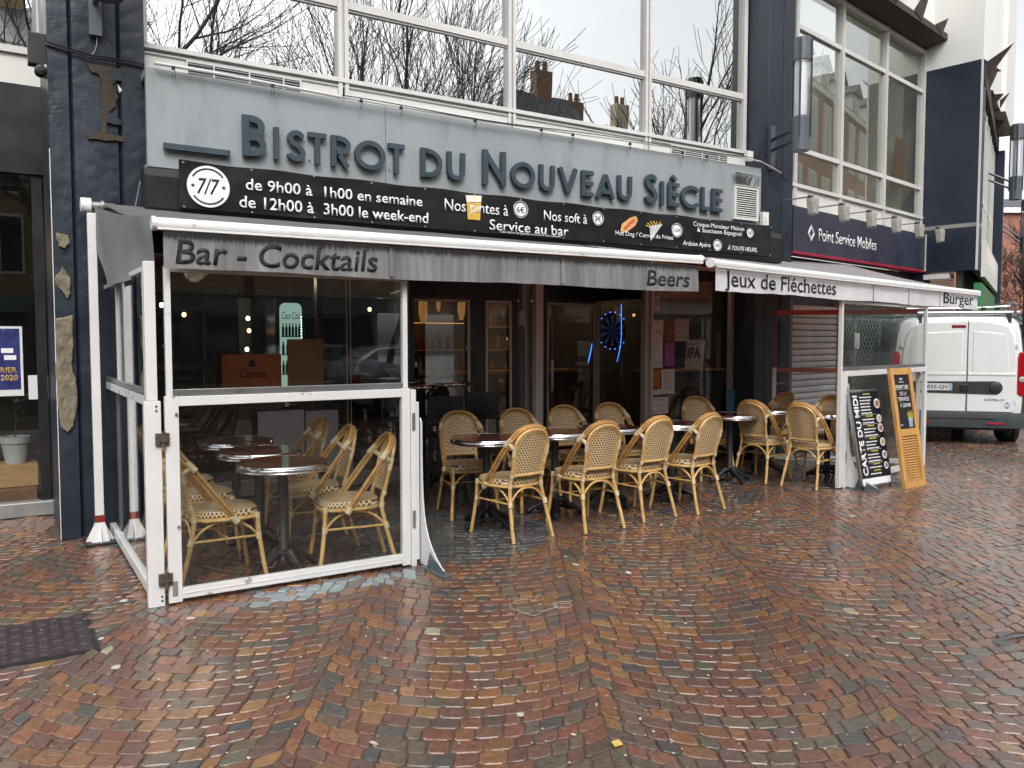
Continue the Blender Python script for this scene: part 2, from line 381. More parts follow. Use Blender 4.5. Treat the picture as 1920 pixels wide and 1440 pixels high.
def put_col(me, cols):
    a = me.color_attributes.new('Col', 'FLOAT_COLOR', 'POINT'); flat = []
    for c in cols: flat += c
    a.data.foreach_set('color', flat)
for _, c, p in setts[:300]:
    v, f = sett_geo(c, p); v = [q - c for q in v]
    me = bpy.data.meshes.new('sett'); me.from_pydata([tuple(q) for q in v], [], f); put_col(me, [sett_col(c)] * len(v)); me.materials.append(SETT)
    
    o = bpy.data.objects.new('sett', me); COL.objects.link(o); o.location = c; o.parent = ground
V = []; Fc = []; Cc = []
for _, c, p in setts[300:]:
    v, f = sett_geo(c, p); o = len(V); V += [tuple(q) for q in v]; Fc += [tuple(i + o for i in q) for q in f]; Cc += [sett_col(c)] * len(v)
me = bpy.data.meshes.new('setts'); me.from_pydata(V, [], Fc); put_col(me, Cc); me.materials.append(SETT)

o = bpy.data.objects.new('setts', me); COL.objects.link(o); o.parent = ground; o['kind'] = 'stuff'
# paving beyond the setts built one by one
fs = MB()
fs.add([(15.5, -30, -0.005), (110, -30, -0.005), (110, 60, -0.005), (15.5, 60, -0.005)], [(0, 1, 2, 3)])
fs.add([(-50, -50, -0.005), (110, -50, -0.005), (110, -30, -0.005), (-50, -30, -0.005)], [(0, 1, 2, 3)])
fs.add([(-50, -30, -0.005), (15.5, -30, -0.005), (15.5, 0.2, -0.005), (-50, 0.2, -0.005)], [(0, 1, 2, 3)])
struct(fs.build('pavement', SETT_FAR))
# rain puddle between worn setts at the right
pud = MB()
WATER = pm('rain_water', (0.05, 0.045, 0.04), 0.16, var=0.0, spec=0.6)
for (px, py, rr) in ((1895, 1192, .06), (1878, 1204, .04), (1884, 1300, .045)):
    c = gnd(px, py); k = 18
    pud.add([(c.x + rr * (1 + .35 * noise.noise(Vector((i * .7, px, 0)))) * math.cos(2 * math.pi * i / k) * 1.3, c.y + rr * (1 + .35 * noise.noise(Vector((i * .7, px, 5)))) * math.sin(2 * math.pi * i / k), 0.0012) for i in range(k)], [tuple(range(k))])
struct(pud.build('puddle_water', WATER))

# cast iron access cover
mh = thing('access_cover', 'dark cast iron access cover with raised tread bars set in the setts', 'manhole cover', (0.03, 4.81, 0))
b = MB().box(-0.36, 0.36, -0.33, 0.33, -0.02, -0.002); b.build('frame', IRON, mh)
PLATE = pm('wet_cast_iron_plate', (0.05, 0.034, 0.036), 0.3, var=0.35, scale=12, metal=0.2, bump=0.3, bscale=50)
TREAD = pm('sheen_tread', (0.13, 0.115, 0.115), 0.25, var=0.3, scale=20, metal=.3)  # paler than the plate: wet shine put into the tread colour
MB().box(-0.335, 0.335, -0.305, 0.305, -0.0018, 0.0015).build('plate', PLATE, mh)
b = MB()
for i in range(11):
    for j in range(10):
        x = -0.30 + i * 0.06; y = -0.27 + j * 0.06; q = (i + j) % 2
        for k in (-1, 0, 1):
            if q: b.box(x - 0.018, x + 0.018, y + k * 0.012 - 0.002, y + k * 0.012 + 0.002, 0.0015, 0.005)
            else: b.box(x + k * 0.012 - 0.002, x + k * 0.012 + 0.002, y - 0.018, y + 0.018, 0.0015, 0.005)
b.build('tread_bars', TREAD, mh)['kind'] = 'stuff'

# small litter on the wet setts
lt = MB(); LR = random.Random(3)
for (px, py, s) in [(232, 1128, .04), (357, 1161, .025), (190, 1199, .022), (218, 1253, .028), (722, 1236, .014), (1178, 1075, .035), (1080, 1060, .03), (1075, 1379, .014), (815, 1200, .016), (1050, 1083, .012), (700, 1395, .025), (1275, 1107, .016),
                    (540, 1310, .014), (470, 1290, .012), (1012, 1135, .015), (1160, 1120, .012), (920, 1005, .014), (1060, 1045, .014), (1240, 985, .03), (1330, 958, .03), (1420, 960, .03), (975, 1342, .02), (1200, 1350, .015), (862, 1125, .012), (1285, 1170, .01)]:
    c = gnd(px, py); k = 7; a = LR.uniform(0, 3); e = LR.uniform(0.35, 1)
    pts = []
    for i in range(k):
        t = 2 * math.pi * i / k; r_ = s * LR.uniform(.6, 1.1); x = r_ * math.cos(t); y = r_ * e * math.sin(t)
        pts.append(Vector((c.x + x * math.cos(a) - y * math.sin(a), c.y + x * math.sin(a) + y * math.cos(a), 0.004)))
    lt.prism(pts, (0, 0, 0.0025))
for i in range(170):
    c = gnd(LR.uniform(0, 1850), LR.uniform(930, 1430)); s = LR.uniform(.003, .008)
    lt.prism([Vector((c.x + s * math.cos(t), c.y + s * math.sin(t), 0.004)) for t in (0, 1.3, 2.4, 3.9, 5.1)], (0, 0, 0.002))
lt.build('litter', pm('pale_litter', (0.5, 0.46, 0.40), 0.6, var=0.3), kind='stuff')
pts = [gnd(*p, z=0.012) for p in [(1074, 1125), (1060, 1131), (1040, 1133), (1052, 1139), (1072, 1137), (1062, 1128), (1036, 1131), (1050, 1142), (1042, 1139), (1020, 1146), (1002, 1154), (975, 1146), (958, 1140), (960, 1130), (985, 1123), (1002, 1126), (1010, 1115), (1020, 1124)]]
def smooth_path(pts, k=5, closed=False):
    out = []; n = len(pts)
    for i in range(n - 1):
        p0 = pts[max(i - 1, 0)]; p1 = pts[i]; p2 = pts[i + 1]; p3 = pts[min(i + 2, n - 1)]
        for j in range(k):
            t = j / k
            out.append(0.5 * ((2 * p1) + (p2 - p0) * t + (2 * p0 - 5 * p1 + 4 * p2 - p3) * t * t + (3 * p1 - p0 - 3 * p2 + p3) * t ** 3))
    out.append(pts[-1]); return out
tag(MB().tube(smooth_path(pts), 0.0015, 5).build('discarded_string', pm('dirty_string', (.4, .39, .38), .7), smooth=True), 'crumpled white string dropped on the wet setts before the chairs', 'string')
tag(MB().prism([gnd(p, q, 0.006) for p, q in ((1146, 1392), (1160, 1387), (1168, 1396), (1153, 1401))], (0, 0, .003)).build('leaf', pm('yellow_leaf', (0.62, 0.45, 0.12), .5)), 'small yellow leaf lying on the dark red setts', 'leaf')
TWIG = pm('twig_bark', (0.10, 0.055, 0.035), 0.6)
for (a, b2, lb) in (((1884, 1193), (1925, 1186), 'brown twig lying beside the puddle'), ((1905, 984), (1925, 989), 'brown twig lying on the pale wet paving beyond the puddle')):
    p0 = gnd(*a, z=.012); p1 = gnd(*b2, z=.012)
    tag(MB().tube([p0, (p0 + p1) / 2 + Vector((0, .01, .006)), p1], [.004, .007, .006], 6).build('twig', TWIG, smooth=True), lb, 'twig', 'twigs on the paving')

# ------------------------------------------------------------------ pillars
FOAM = pm('torn_insulation', (0.17, 0.145, 0.10), 0.8, var=0.45, scale=14, bump=0.8, bscale=30)
RAWBR = pm('bare_render_brown', (0.05, 0.038, 0.024), 0.85, var=0.5, scale=12, bump=0.8, bscale=40)
def pillar(x0, x1, y0, y1, label, wide):
    t = thing('clad_pillar', label, 'pillar', ((x0 + x1) / 2, y0, 0), group='navy clad pillars')
    w = x1 - x0; cx = (x0 + x1) / 2
    # corrugated cladding: raised flanges, grooves and a main face, with creases of the wrapped sheet
    segs = []
    k = [0, .20, .22, .245, .70, .72, .745, 1.0] if wide else [0, .26, .28, .31, .68, .70, .73, 1.0]
    dep = [0, 0, .035, .012, .012, .035, 0.0, 0.0]
    prof = [(x0 + w * a - cx, d) for a, d in zip(k, dep)]
    m = MB(); nz = 96; H = 11.0
    cols = []
    for i in range(len(prof) - 1):
        (xa, da), (xb, db) = prof[i], prof[i + 1]; q = max(1, int(abs(xb - xa) / 0.03))
        for j in range(q): cols.append((xa + (xb - xa) * j / q, da + (db - da) * j / q))
    cols.append(prof[-1]); cols.append((prof[-1][0], y1 - y0)); cols.insert(0, (prof[0][0], y1 - y0))
    def f(u, v):
        i = min(int(round(u * (len(cols) - 1))), len(cols) - 1); x, d = cols[i]; z = H * v
        if 0 < i < len(cols) - 1 and wide:
            q = Vector((x * 3, z * 2.6, 0)); wr = noise.noise(q + Vector((0, abs(x) * 5, 0))) * 0.006 + abs(noise.noise(q * 3.1)) * 0.006
            d -= wr * 0.8
        return (x, d, z)
    m.grid(f, len(cols) - 1, 420 if wide else 8)
    m.build('cladding', NAVY, t, smooth=False)
    for kk, zz in (() if not wide else ((0, 0),)):
        MB().box(x0 - cx - .006, x0 - cx - .001, -.004, .02, 0, 3.0).build('edge_strip', WHITE_FR, t)
    return t
pil1 = pillar(0.372, 1.047, 7.13, 8.9, 'wide navy clad pillar with torn insulation where the bistro meets its neighbour', True)
pil2 = pillar(8.19, 8.87, 7.13, 8.9, 'navy clad pillar between the bistro and the phone shop', False)
def blob(pts, Y, name, mat, parent, th=0.012, n=5, amp=4):
    poly = []
    k = len(pts)
    for i in range(k):
        a = pts[i]; b_ = pts[(i + 1) % k]
        for j in range(n):
            t = j / n; px = a[0] + (b_[0] - a[0]) * t; py = a[1] + (b_[1] - a[1]) * t
            if j: px += R.uniform(-amp, amp) * .35; py += R.uniform(-amp, amp) * .35
            poly.append(atY(px, py, Y))
    if th < .012: return world_parented(MB().prism(poly, (0, th, 0)).build(name, mat), parent)
    c = sum(poly, Vector()) / len(poly); m = MB(); rings = [[p + Vector((0, th + .01, 0)) for p in poly], poly]
    # lumpy relief: rings pulled toward the middle line of the patch
    for s_ in (.86, .62, .34):
        rg = []
        for p in poly:
            near = Vector((c.x, p.y, c.z + (p.z - c.z) * .82)); q = near.lerp(p, s_); q.y -= .004 + .016 * abs(noise.noise(q * 9)) + .004 * noise.noise(q * 30); rg.append(q)
        rings.append(rg)
    k = len(poly); m.v = [tuple(p) for r in rings for p in r]
    for i in range(len(rings) - 1):
        for j in range(k): m.f.append((i * k + j, i * k + (j + 1) % k, (i + 1) * k + (j + 1) % k, (i + 1) * k + j))
    m.f.append(tuple((len(rings) - 1) * k + j for j in range(k)))
    return world_parented(m.build(name, mat), parent)
blob([(106, 436), (128, 440), (131, 458), (121, 465), (112, 463), (105, 450)], 7.115, 'insulation_patch', FOAM, pil1, .02)
blob([(118, 500), (132, 520), (133, 550), (128, 560), (106, 535), (103, 520)], 7.115, 'insulation_patch', FOAM, pil1, .02)
blob([(104, 598), (137, 590), (138, 640), (134, 680), (143, 720), (145, 760), (138, 800), (127, 812), (114, 800), (110, 770), (104, 700), (106, 650)], 7.11, 'insulation_patch', FOAM, pil1, .025)
blob([(165, 118), (190, 122), (228, 128), (222, 150), (210, 158), (222, 180), (214, 202), (202, 210), (200, 250), (231, 256), (232, 266), (165, 260), (163, 250), (190, 250), (192, 212), (190, 150), (186, 140), (168, 132)], 7.120, 'bare_patch', RAWBR, pil1, .011, 4, 5)
blob([(205, 133), (230, 132), (228, 150), (208, 152)], 7.117, 'torn_flap', NAVY, pil1, .006)
blob([(201, 208), (226, 225), (228, 234), (200, 230)], 7.112, 'torn_flap', NAVY, pil1, .006)
blob([(221, 157), (229, 168), (224, 174)], 7.105, 'torn_edge', PRINT_W, pil1, .004, 2)

# ------------------------------------------------------------------ bistro building shell
bld = thing('bistro_building', 'modern grey and white building whose ground floor is the bistro', 'building', (4.6, 8.0, 0))
def bpart(m, name, mat, **k): o = m.build(name, mat, **k); return world_parented(o, bld)
YW = 7.35
# floor slab between the storeys, side and back walls, roof
bpart(MB().box(1.05, 8.18, 7.2, 14.5, 2.72, 3.45), 'floor_slab', DARKIN)
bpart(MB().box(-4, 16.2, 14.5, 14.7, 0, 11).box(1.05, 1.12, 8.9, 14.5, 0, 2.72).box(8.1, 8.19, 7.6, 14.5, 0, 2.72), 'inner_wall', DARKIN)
bpart(MB().box(1.05, 8.18, 12.0, 12.1, 3.45, 8.6), 'inner_wall', BEIGE)
bpart(MB().box(1.05, 8.18, 7.36, 14.5, 8.6, 8.75), 'upper_slab', BEIGE)
bpart(MB().box(1.12, 8.1, 8.1, 14.5, -0.01, 0.012), 'inner_floor', pm('bar_floor', (0.05, 0.03, 0.022), 0.25, var=0.4, scale=6))
# white spandrel under the windows
zs0, zs1 = 3.45, 3.93
bpart(MB().box(1.05, 8.18, YW - .03, YW + .12, zs0, zs1), 'spandrel', SPANDREL)
bpart(MB().box(1.05, 8.18, YW - .07, YW + .10, zs1 + .002, zs1 + .040).box(1.05, 8.18, YW - .045, YW + .1, zs1 - .035, zs1 - .02), 'sill', WINFR)
mul = [atY(640, 100, YW).x, atY(955, 150, YW).x, atY(1210, 200, YW).x]
zt = atY(945, 80, YW).z
for i, xm in enumerate(mul):
    w = .045 if i != 0 else .05
    bpart(MB().box(xm - w, xm - .012, YW - .06, YW + .06, zs0 + .02, 8.6).box(xm + .012, xm + w, YW - .06, YW + .06, zs0 + .02, 8.6).box(xm - .012, xm + .012, YW - .03, YW + .05, zs0 + .02, 8.6), 'mullion', WINFR)
bpart(MB().box(1.05, 1.10, YW - .05, YW + .06, zs1, 8.6), 'mullion', WINFR)
bpart(MB().box(8.11, 8.17, YW - .05, YW + .06, zs1, 8.6), 'mullion', WINFR)
xe = [1.10] + mul + [8.14]
for i in range(4):
    a = xe[i] + (.05 if i else 0); c = xe[i + 1] - (.045 if i < 3 else .03)
    w = bpart(MB().box(a, c, YW - .04, YW + .05, zt - .035, zt + .035), 'window', WINFR)
    bpart(MB().box(a, c, YW - .025, YW + .04, zt - .055, zt - .037), 'transom', WINFR)
    for (z0, z1) in ((zs1 + .041, zt - .056), (zt + .036, 6.9), (6.96, 8.6)):
        g = MB().grid(lambda u, v, a=a, c=c, z0=z0, z1=z1: (a + (c - a) * u, YW, z0 + (z1 - z0) * v), 1, 1).build('pane', GL_UP)
        # each pane sits a hair out of true
        yy = R.uniform(-.008, .008)
        for vtx in g.data.vertices:
            if vtx.co.x > (a + c) / 2: vtx.co.y += yy
        g.parent = w; g.data.transform(Matrix.Translation(-bld.location)); g.matrix_parent_inverse = Matrix.Identity(4)
    bpart(MB().box(a, c, YW - .04, YW + .05, 6.9, 6.96), 'transom', WINFR)
bpart(MB().box(1.05, 8.18, YW - .05, 8.0, 8.6, 11), 'upper_wall', WHITE_WALL)
# vents in the spandrel
for (p0, p1, lb) in (((352, 118), (562, 158), None), ((1259, 272), (1363, 292), None)):
    a = atY(*p0, YW - .04); c = atY(*p1, YW - .04); x0, x1 = a.x, c.x; z1 = 3.880; z0 = 3.775
    v = thing('vent_grille', 'long black slotted vent in the white band above the bar ornament' if p0[0] < 800 else 'short slotted vent in the white band above the extractor grille', 'vent', ((x0 + x1) / 2, YW - .035, z0), group='slotted vents above the sign')
    hw = (x1 - x0) / 2
    MB().box(-hw, hw, .0, .004, 0, z1 - z0).build('backing', BLACK, v)
    MB().box(-hw - .015, hw + .015, -.012, -.001, z1 - z0, z1 - z0 + .015).box(-hw - .015, hw + .015, -.012, -.001, -.015, 0).box(-hw - .015, -hw, -.0121, -.001, 0, z1 - z0).box(hw, hw + .015, -.0121, -.001, 0, z1 - z0).build('frame', WINFR, v)
    me = MB().box(-hw, hw, -.012, -.002, -.004, .004).mesh('slat'); me.materials.append(STEEL_D if p0[0] < 800 else WINFR)
    for j in range(4):
        o = bpy.data.objects.new('slat', me); COL.objects.link(o); o.parent = v; o.location = (0, 0, .02 + j * .024)
    for j in range(3):
        MB().box(-.006, .006, -.016, -.013, 0, z1 - z0).build('bar', WINFR, v).location.x = -hw + hw * 2 * (j + .7) / 3.2

# ------------------------------------------------------------------ sign board and raised letters
YS = 6.9
sg = thing('sign_board', 'long grey fascia board with slate raised letters over the bistro', 'sign', (4.5, YS, 2.9))
def wp(m, name, mat, t, **k): return world_parented(m.build(name, mat, **k), t)
sx0 = atY(274, 200, YS).x; sx1 = atY(1427, 350, YS).x; sj = [atY(722, 200, YS).x, atY(1192, 300, YS).x]
ez = [sx0] + sj + [sx1]
for i in range(3):
    wp(MB().box(ez[i] + .0015, ez[i + 1] - .0015, YS - .0 - (.002 if i == 1 else 0), YS + .06, 2.90, 3.66), 'panel', SIGN_G, sg)
wp(MB().box(sx0, sx1, YS + .061, YW - .06, 3.60, 3.655).box(sx0, sx1, YS + .061, YW - .06, 2.9, 2.93).box(sx1 - .02, sx1, YS + .061, YW - .2, 2.94, 3.59), 'case', SIGN_G, sg)
wp(MB().box(sx0, sx1, YS - .012, YS - .003, 2.885, 2.90), 'edge_trim', BLACK, sg)
wp(MB().box(sj[0] + .0015, sj[0] + .06, YS - .006, YS - .002, 2.905, 3.655), 'cover_strip', SIGN_G, sg)
def arcp(cx, cy, r, a0, a1, n=14, ry=None):
    ry = ry or r; return [(cx + r * math.cos(math.radians(a0 + (a1 - a0) * i / n)), cy + ry * math.sin(math.radians(a0 + (a1 - a0) * i / n))) for i in range(n + 1)]
h = .082
GL = {
 'I': (.19, [[(h, 0), (h, 1)]]),
 'T': (.56, [[(.28, 0), (.28, .84)], [(0, 1 - h), (.56, 1 - h)]]),
 'B': (.58, [[(h, 0), (h, 1)], [(2 * h, 1 - h), (.26, 1 - h)] + arcp(.27, .735, .17, 90, -90) + [(2 * h, .565)], [(2 * h, .47), (.28, .47)] + arcp(.28, .2825, .1875, 90, -90) + [(2 * h, h)]]),
 'R': (.56, [[(h, 0), (h, 1)], [(2 * h, 1 - h), (.26, 1 - h)] + arcp(.27, .695, .21, 90, -90) + [(2 * h, .485)], [(.235, .38), (.46, 0.0)]]),
 'S': (.56, [[(.49, .80)] + arcp(.29, .73, .175, 30, 180, 10) + [(.20, .57), (.33, .50), (.42, .40)] + arcp(.28, .285, .19, 10, -165, 12)]),
 'O': (1.0, [arcp(.5, .5, .405, 0, 360, 36)]),
 'C': (.86, [arcp(.5, .5, .405, 42, 318, 28)]),
 'D': (.72, [[(h, 0), (h, 1)], [(2 * h, 1 - h), (.24, 1 - h)] + arcp(.22, .5, .405, 90, -90, 20) + [(2 * h, h)]]),
 'U': (.66, [[(h, 1), (h, .33)] + arcp(.33, .33, .235, 180, 360, 16) + [(.66 - h, 1)]]),
 'N': (.74, [[(h, 0), (h, 1)], [(.74 - h, 0), (.74 - h, 1)], [(h, .90), (.74 - h, .10)]]),
 'V': (.74, [[(h * .9, 1), (.37, .06)], [(.74 - h * .9, 1), (.37, .06)]]),
 'E': (.50, [[(h, 0), (h, 1)], [(2 * h, 1 - h), (.5, 1 - h)], [(2 * h, .5), (.48, .5)], [(2 * h, h), (.5, h)]]),
 'A': (.80, [[(h * .9, 0), (.40, .94)], [(.80 - h * .9, 0), (.40, .94)], [(.22, .26), (.58, .26)]]),
 'L': (.44, [[(h, 0), (h, 1)], [(2 * h, h), (.44, h)]]),
}
GL['È'] = (.50, GL['E'][1] + [[(.34, 1.10), (.16, 1.27)]])
def glyph(ch, x0, x1, zb, hh, parent, mat, Y, dep):
    w, strokes = GL[ch]; sx = (x1 - x0) / w; m = MB()
    for si, st in enumerate(strokes):
        closed = ch == 'O'; pts = [Vector((x0 + p[0] * sx, zb + p[1] * hh)) for p in st]
        if closed: pts = pts[:-1]
        t = h * hh; k = len(pts); L = []; Rr = []
        for i in range(k):
            if closed: a, c = pts[i - 1], pts[(i + 1) % k]
            else: a, c = pts[max(i - 1, 0)], pts[min(i + 1, k - 1)]
            d = (c - a).normalized(); nn = Vector((-d.y, d.x)); L.append(pts[i] + nn * t); Rr.append(pts[i] - nn * t)
        y0 = Y - dep - si * .0012; o = len(m.v); y1 = Y - .018
        for i in range(k):
            for q, yy in ((L[i], y0), (Rr[i], y0), (Rr[i], y1), (L[i], y1)): m.v.append((q.x, yy, q.y))
        for i in range(k if closed else k - 1):
            a = o + 4 * i; c = o + 4 * ((i + 1) % k)
            for j in range(4): m.f.append((a + j, a + (j + 1) % 4, c + (j + 1) % 4, c + j))
        if not closed: m.f.append((o, o + 1, o + 2, o + 3)); e = o + 4 * (k - 1); m.f.append((e + 3, e + 2, e + 1, e))
    # stand-off studs
    xm = (x0 + x1) / 2
    for q in (0.12, 0.88):
        m.box(x0 + h * sx - .004, x0 + h * sx + .004, Y - .02, Y, zb + q * hh - .004, zb + q * hh + .004) if ch not in 'OCSVA' else None
    return wp(m, 'letter', mat, parent)
LZ = atY(480, 294, YS - .05).z
big = atY(470, 216, YS - .05).z - LZ
small = big * .80
for ch, a, c, hh in (('B', 456, 503, big), ('I', 514, 527, small), ('S', 537, 575, small), ('T', 579, 613, small), ('R', 621, 659, small), ('O', 665, 724, small), ('T', 729, 759, small),
                     ('D', 789, 831, small), ('U', 839, 873, small), ('N', 906, 949, big), ('O', 958, 1004, small), ('U', 1012, 1041, small), ('V', 1047, 1084, small), ('E', 1091, 1113, small), ('A', 1118, 1154, small), ('U', 1159, 1186, small),
                     ('S', 1209, 1234, big), ('I', 1239, 1248, small), ('È', 1254, 1274, small), ('C', 1277, 1312, small), ('L', 1316, 1332, small), ('E', 1336, 1355, small)):
    xa = atY(a, 330, YS - .05).x; xc = atY(c, 330, YS - .05).x
    glyph(ch, xa, xc, LZ, hh, sg, LETTER, YS, .055)
xa = atY(307, 270, YS - .05).x; xc = atY(432, 283, YS - .05).x; zb = atY(307, 278, YS - .05).z
wp(MB().box(xa, xc, YS - .055, YS - .018, zb - .0, zb + .045).box(xa + .1, xa + .11, YS - .02, YS, zb, zb + .01).box(xc - .11, xc - .1, YS - .02, YS, zb, zb + .01), 'bar_ornament', LETTER, sg)
# extractor grille at the right end of the board
x0 = atY(1375, 400, YS - .02).x; x1 = atY(1420, 400, YS - .02).x
z0 = atY(1397, 413, YS - .02).z; z1 = atY(1397, 350, YS - .02).z; z2 = atY(1397, 326, YS - .02).z
ac = thing('extractor_grille', 'white louvred extractor grille with a clear flap at the end of the grey board', 'vent', ((x0 + x1) / 2, YS - .02, z0))
hw = (x1 - x0) / 2; hh = z1 - z0
MB().box(-hw, -hw + .03, -.02, .02, 0, hh).box(hw - .03, hw, -.02, .02, 0, hh).box(-hw + .03, hw - .03, -.02, .02, 0, .03).box(-hw + .03, hw - .03, -.02, .02, hh - .03, hh).build('frame', SPANDREL, ac)
MB().box(-hw + .03, hw - .03, .005, .018, .03, hh - .03).build('backing', BLACK, ac)
me = MB().hexa([(-hw + .031, -.018, 0), (hw - .031, -.018, 0), (hw - .031, .004, .014), (-hw + .031, .004, .014), (-hw + .031, -.018, .004), (hw - .031, -.018, .004), (hw - .031, .004, .018), (-hw + .031, .004, .018)]).mesh('louvre'); me.materials.append(SPANDREL)
for j in range(13):
    o = bpy.data.objects.new('louvre', me); COL.objects.link(o); o.parent = ac; o.location.z = .036 + j * (hh - .07) / 13
MB().box(-hw - .01, hw + .01, -.035, -.032, hh + .01, hh + (z2 - z1)).build('clear_flap', glass('cloudy_plastic', (.75, .77, .78), base=.12), ac)
MB().box(-hw - .02, hw + .02, -.03, -.022, hh, hh + .012).box(-hw - .02, hw + .02, -.03, -.022, hh + (z2 - z1) - .01, hh + (z2 - z1) + .004).build('strap', WINFR, ac)

# pipe with hooks along the top of the board
pp = [atY(*p, YS - .06) for p in ((290, 118), (420, 140), (640, 182), (900, 226), (1160, 262), (1400, 297), (1428, 303), (1465, 324), (1483, 330))]
pipe = thing('conduit_pipe', 'thin white pipe with wire hooks running along the top of the sign board', 'pipe', tuple(pp[0]))
wp(MB().tube(pp[:3], .014, 8).tube(pp[2:8], .009, 8), 'pipe', WINFR, pipe, smooth=True)
wp(MB().tube([p + Vector((0, -.012, .013 + .006 * math.sin(i * 7))) for i, p in enumerate(smooth_path(pp[2:], 6))], .0045, 5), 'cable', BLACK, pipe)
for (px, py) in ((325, 132), (511, 165), (677, 193), (752, 206), (891, 230), (1015, 247), (1074, 256), (1181, 273), (1280, 290), (1325, 296)):
    p = atY(px, py, YS - .065)
    wp(MB().tube([p + Vector((0, 0, .04)), p + Vector((0, -.01, .02)), p + Vector((.012, 0, -.01)), p + Vector((.012, 0, -.045)), p + Vector((-.008, 0, -.05)), p + Vector((-.008, 0, -.02))], .0035, 5).box(p.x - .012, p.x + .012, p.y - .012, p.y + .012, p.z + .005, p.z + .03), 'hook', BLACK, pipe)

# ------------------------------------------------------------------ awning cassette and printed banner
YC = 6.72
cas = thing('awning_cassette', 'long black awning box under the grey sign board, behind the banner', 'awning box', (4.6, 6.8, 2.5))
cx0 = atY(272, 350, YC).x; cx1 = atY(1469, 450, YC).x
def casprof(x): return [(x, YC + .22, 2.50), (x, YC + .03, 2.50), (x, YC, 2.56), (x, YC, 2.80), (x, YC + .05, 2.865), (x, YC + .22, 2.875)]
wp(MB().prism(casprof(cx0 + .012), (cx1 - cx0 - .024, 0, 0)), 'housing', BLACK, cas)
wp(MB().prism([(p[0], p[1] - .004 if i in (2, 3) else p[1], p[2]) for i, p in enumerate(casprof(cx0))], (.011, 0, 0)), 'end_cap', BLACK, cas)
wp(MB().prism([(p[0], p[1] - .004 if i in (2, 3) else p[1], p[2]) for i, p in enumerate(casprof(cx1 - .011))], (.011, 0, 0)), 'end_cap', BLACK, cas)
YB = 6.68
ban = thing('printed_banner', 'long black vinyl banner with white opening hours and prices under the sign board', 'banner', (4.6, YB, 2.55))
bx0 = atY(335, 300, YB).x; bx1 = atY(1447, 420, YB).x; bz0, bz1 = 2.565, 2.935
def banf(u, v):
    x = bx0 + (bx1 - bx0) * u; sag = .012 * math.sin(u * math.pi * 9) ** 2
    y = YB + .006 * noise.noise(Vector((x * 2.2, v * 3, 0))) + .006 * noise.noise(Vector((x * 6, v * 2 + 7, 3))) + .004
    return (x, y, bz0 + (bz1 - bz0) * v - sag * (v - .1))
wp(MB().grid(banf, 160, 8), 'sheet', BLACK_V, ban, smooth=True)
eye = MB()
for i in range(14):
    x = bx0 + .03 + (bx1 - bx0 - .06) * i / 13
    for z in (bz0 + .012, bz1 - .022): eye.lathe([(.009, 0), (.009, .005), (.004, .006)], 10, (x, YB - .014, z), 'y')
wp(eye, 'eyelets', ALU, ban)
YT = YB - .012
PW2 = PRINT_W
def bt(body, a, c, yb, yt, mat=PW2, **k): ztext(body, a, c, yb, yt, YT, mat, ban, depth=.0012, **k)
bt('de 9h00 à  1h00 en semaine', 461, 792, 356, 334, bold=.012)
bt('de 12h00 à  3h00 le week-end', 449, 803, 389, 366, bold=.012)
bt('Nos pintes à', 834, 953, 401, 372, bold=.004)
bt('Service au bar', 918, 1066, 431, 411, bold=.006)
bt("L'abus d'alcool est dangereux, à consommer avec modération", 938, 1052, 437, 432)
bt('Nos soft à', 1020, 1101, 413, 394, bold=.004)
bt('Hot Dog / Cornet de Frites', 1154, 1262, 443, 432, bold=.004)
bt('Croque-Monsieur Maison', 1300, 1395, 426, 415)
bt('& Saucisson Espagnol', 1307, 1390, 437, 426)
bt('Ardoise Apéro', 1280, 1332, 462, 451, shear=.2)
bt('À TOUTE HEURE..', 1364, 1421, 468, 458, shear=.25)
def badge(px, py, rr, body, tw, th, ring=True):
    c = atY(px, py, YT)
    wp(MB().prism(disc(c, rr, X, Z, 28), (0, -.0012, 0)), 'disc', PRINT_W, ban)
    if ring:
        m = MB()
        for k in range(2):
            pts = [c + X * ((rr * 1.22 + .004 * math.sin(3 * t + k)) * math.cos(t) + .004 * k) + Z * ((rr * 1.22) * math.sin(t) + .003 * k) + Vector((0, -.001 - .001 * k, 0)) for t in [2 * math.pi * i / 30 for i in range(30)]]
            m.tube(pts, .0018, 4, closed=True)
        wp(m, 'scribbled_ring', PRINT_W, ban)
    text(body, c - X * (tw / 2) - Z * (th / 2) + Vector((0, -.0014, 0)), X, Z, tw, th, PRINT_K, ban, depth=.0012, wparent=True, bold=.003)
badge(976, 393, .065, '6€', .09, .062)
badge(1121, 410, .056, '3€', .08, .058)
badge(1269, 432, .062, '3,50€', .105, .042)
badge(1406, 437, .044, '5€', .065, .045)
badge(1345, 460, .052, '10€', .085, .045)
c = atY(391, 350, YT); r_ = (atY(434, 350, YT).x - atY(348, 350, YT).x) / 2 * 1.0
r_ = min(r_, .16)
wp(MB().prism(disc(c, r_, X, Z, 40), (0, -.0012, 0)), 'disc', PRINT_W, ban)
def arcband(c, r0, r1, a0, a1, y, n=20):
    m = MB(); pts = []
    for i in range(n + 1):
        a = math.radians(a0 + (a1 - a0) * i / n); pts.append((c.x + r1 * math.cos(a), y, c.z + r1 * math.sin(a)))
    for i in reversed(range(n + 1)):
        a = math.radians(a0 + (a1 - a0) * i / n); pts.append((c.x + r0 * math.cos(a), y, c.z + r0 * math.sin(a)))
    m2 = MB(); k = n + 1
    for i in range(n): m2.hexa([pts[i], pts[i + 1], pts[2 * k - 2 - i], pts[2 * k - 1 - i]] + [(p[0], y - .001, p[2]) for p in (pts[i], pts[i + 1], pts[2 * k - 2 - i], pts[2 * k - 1 - i])])
    return m2
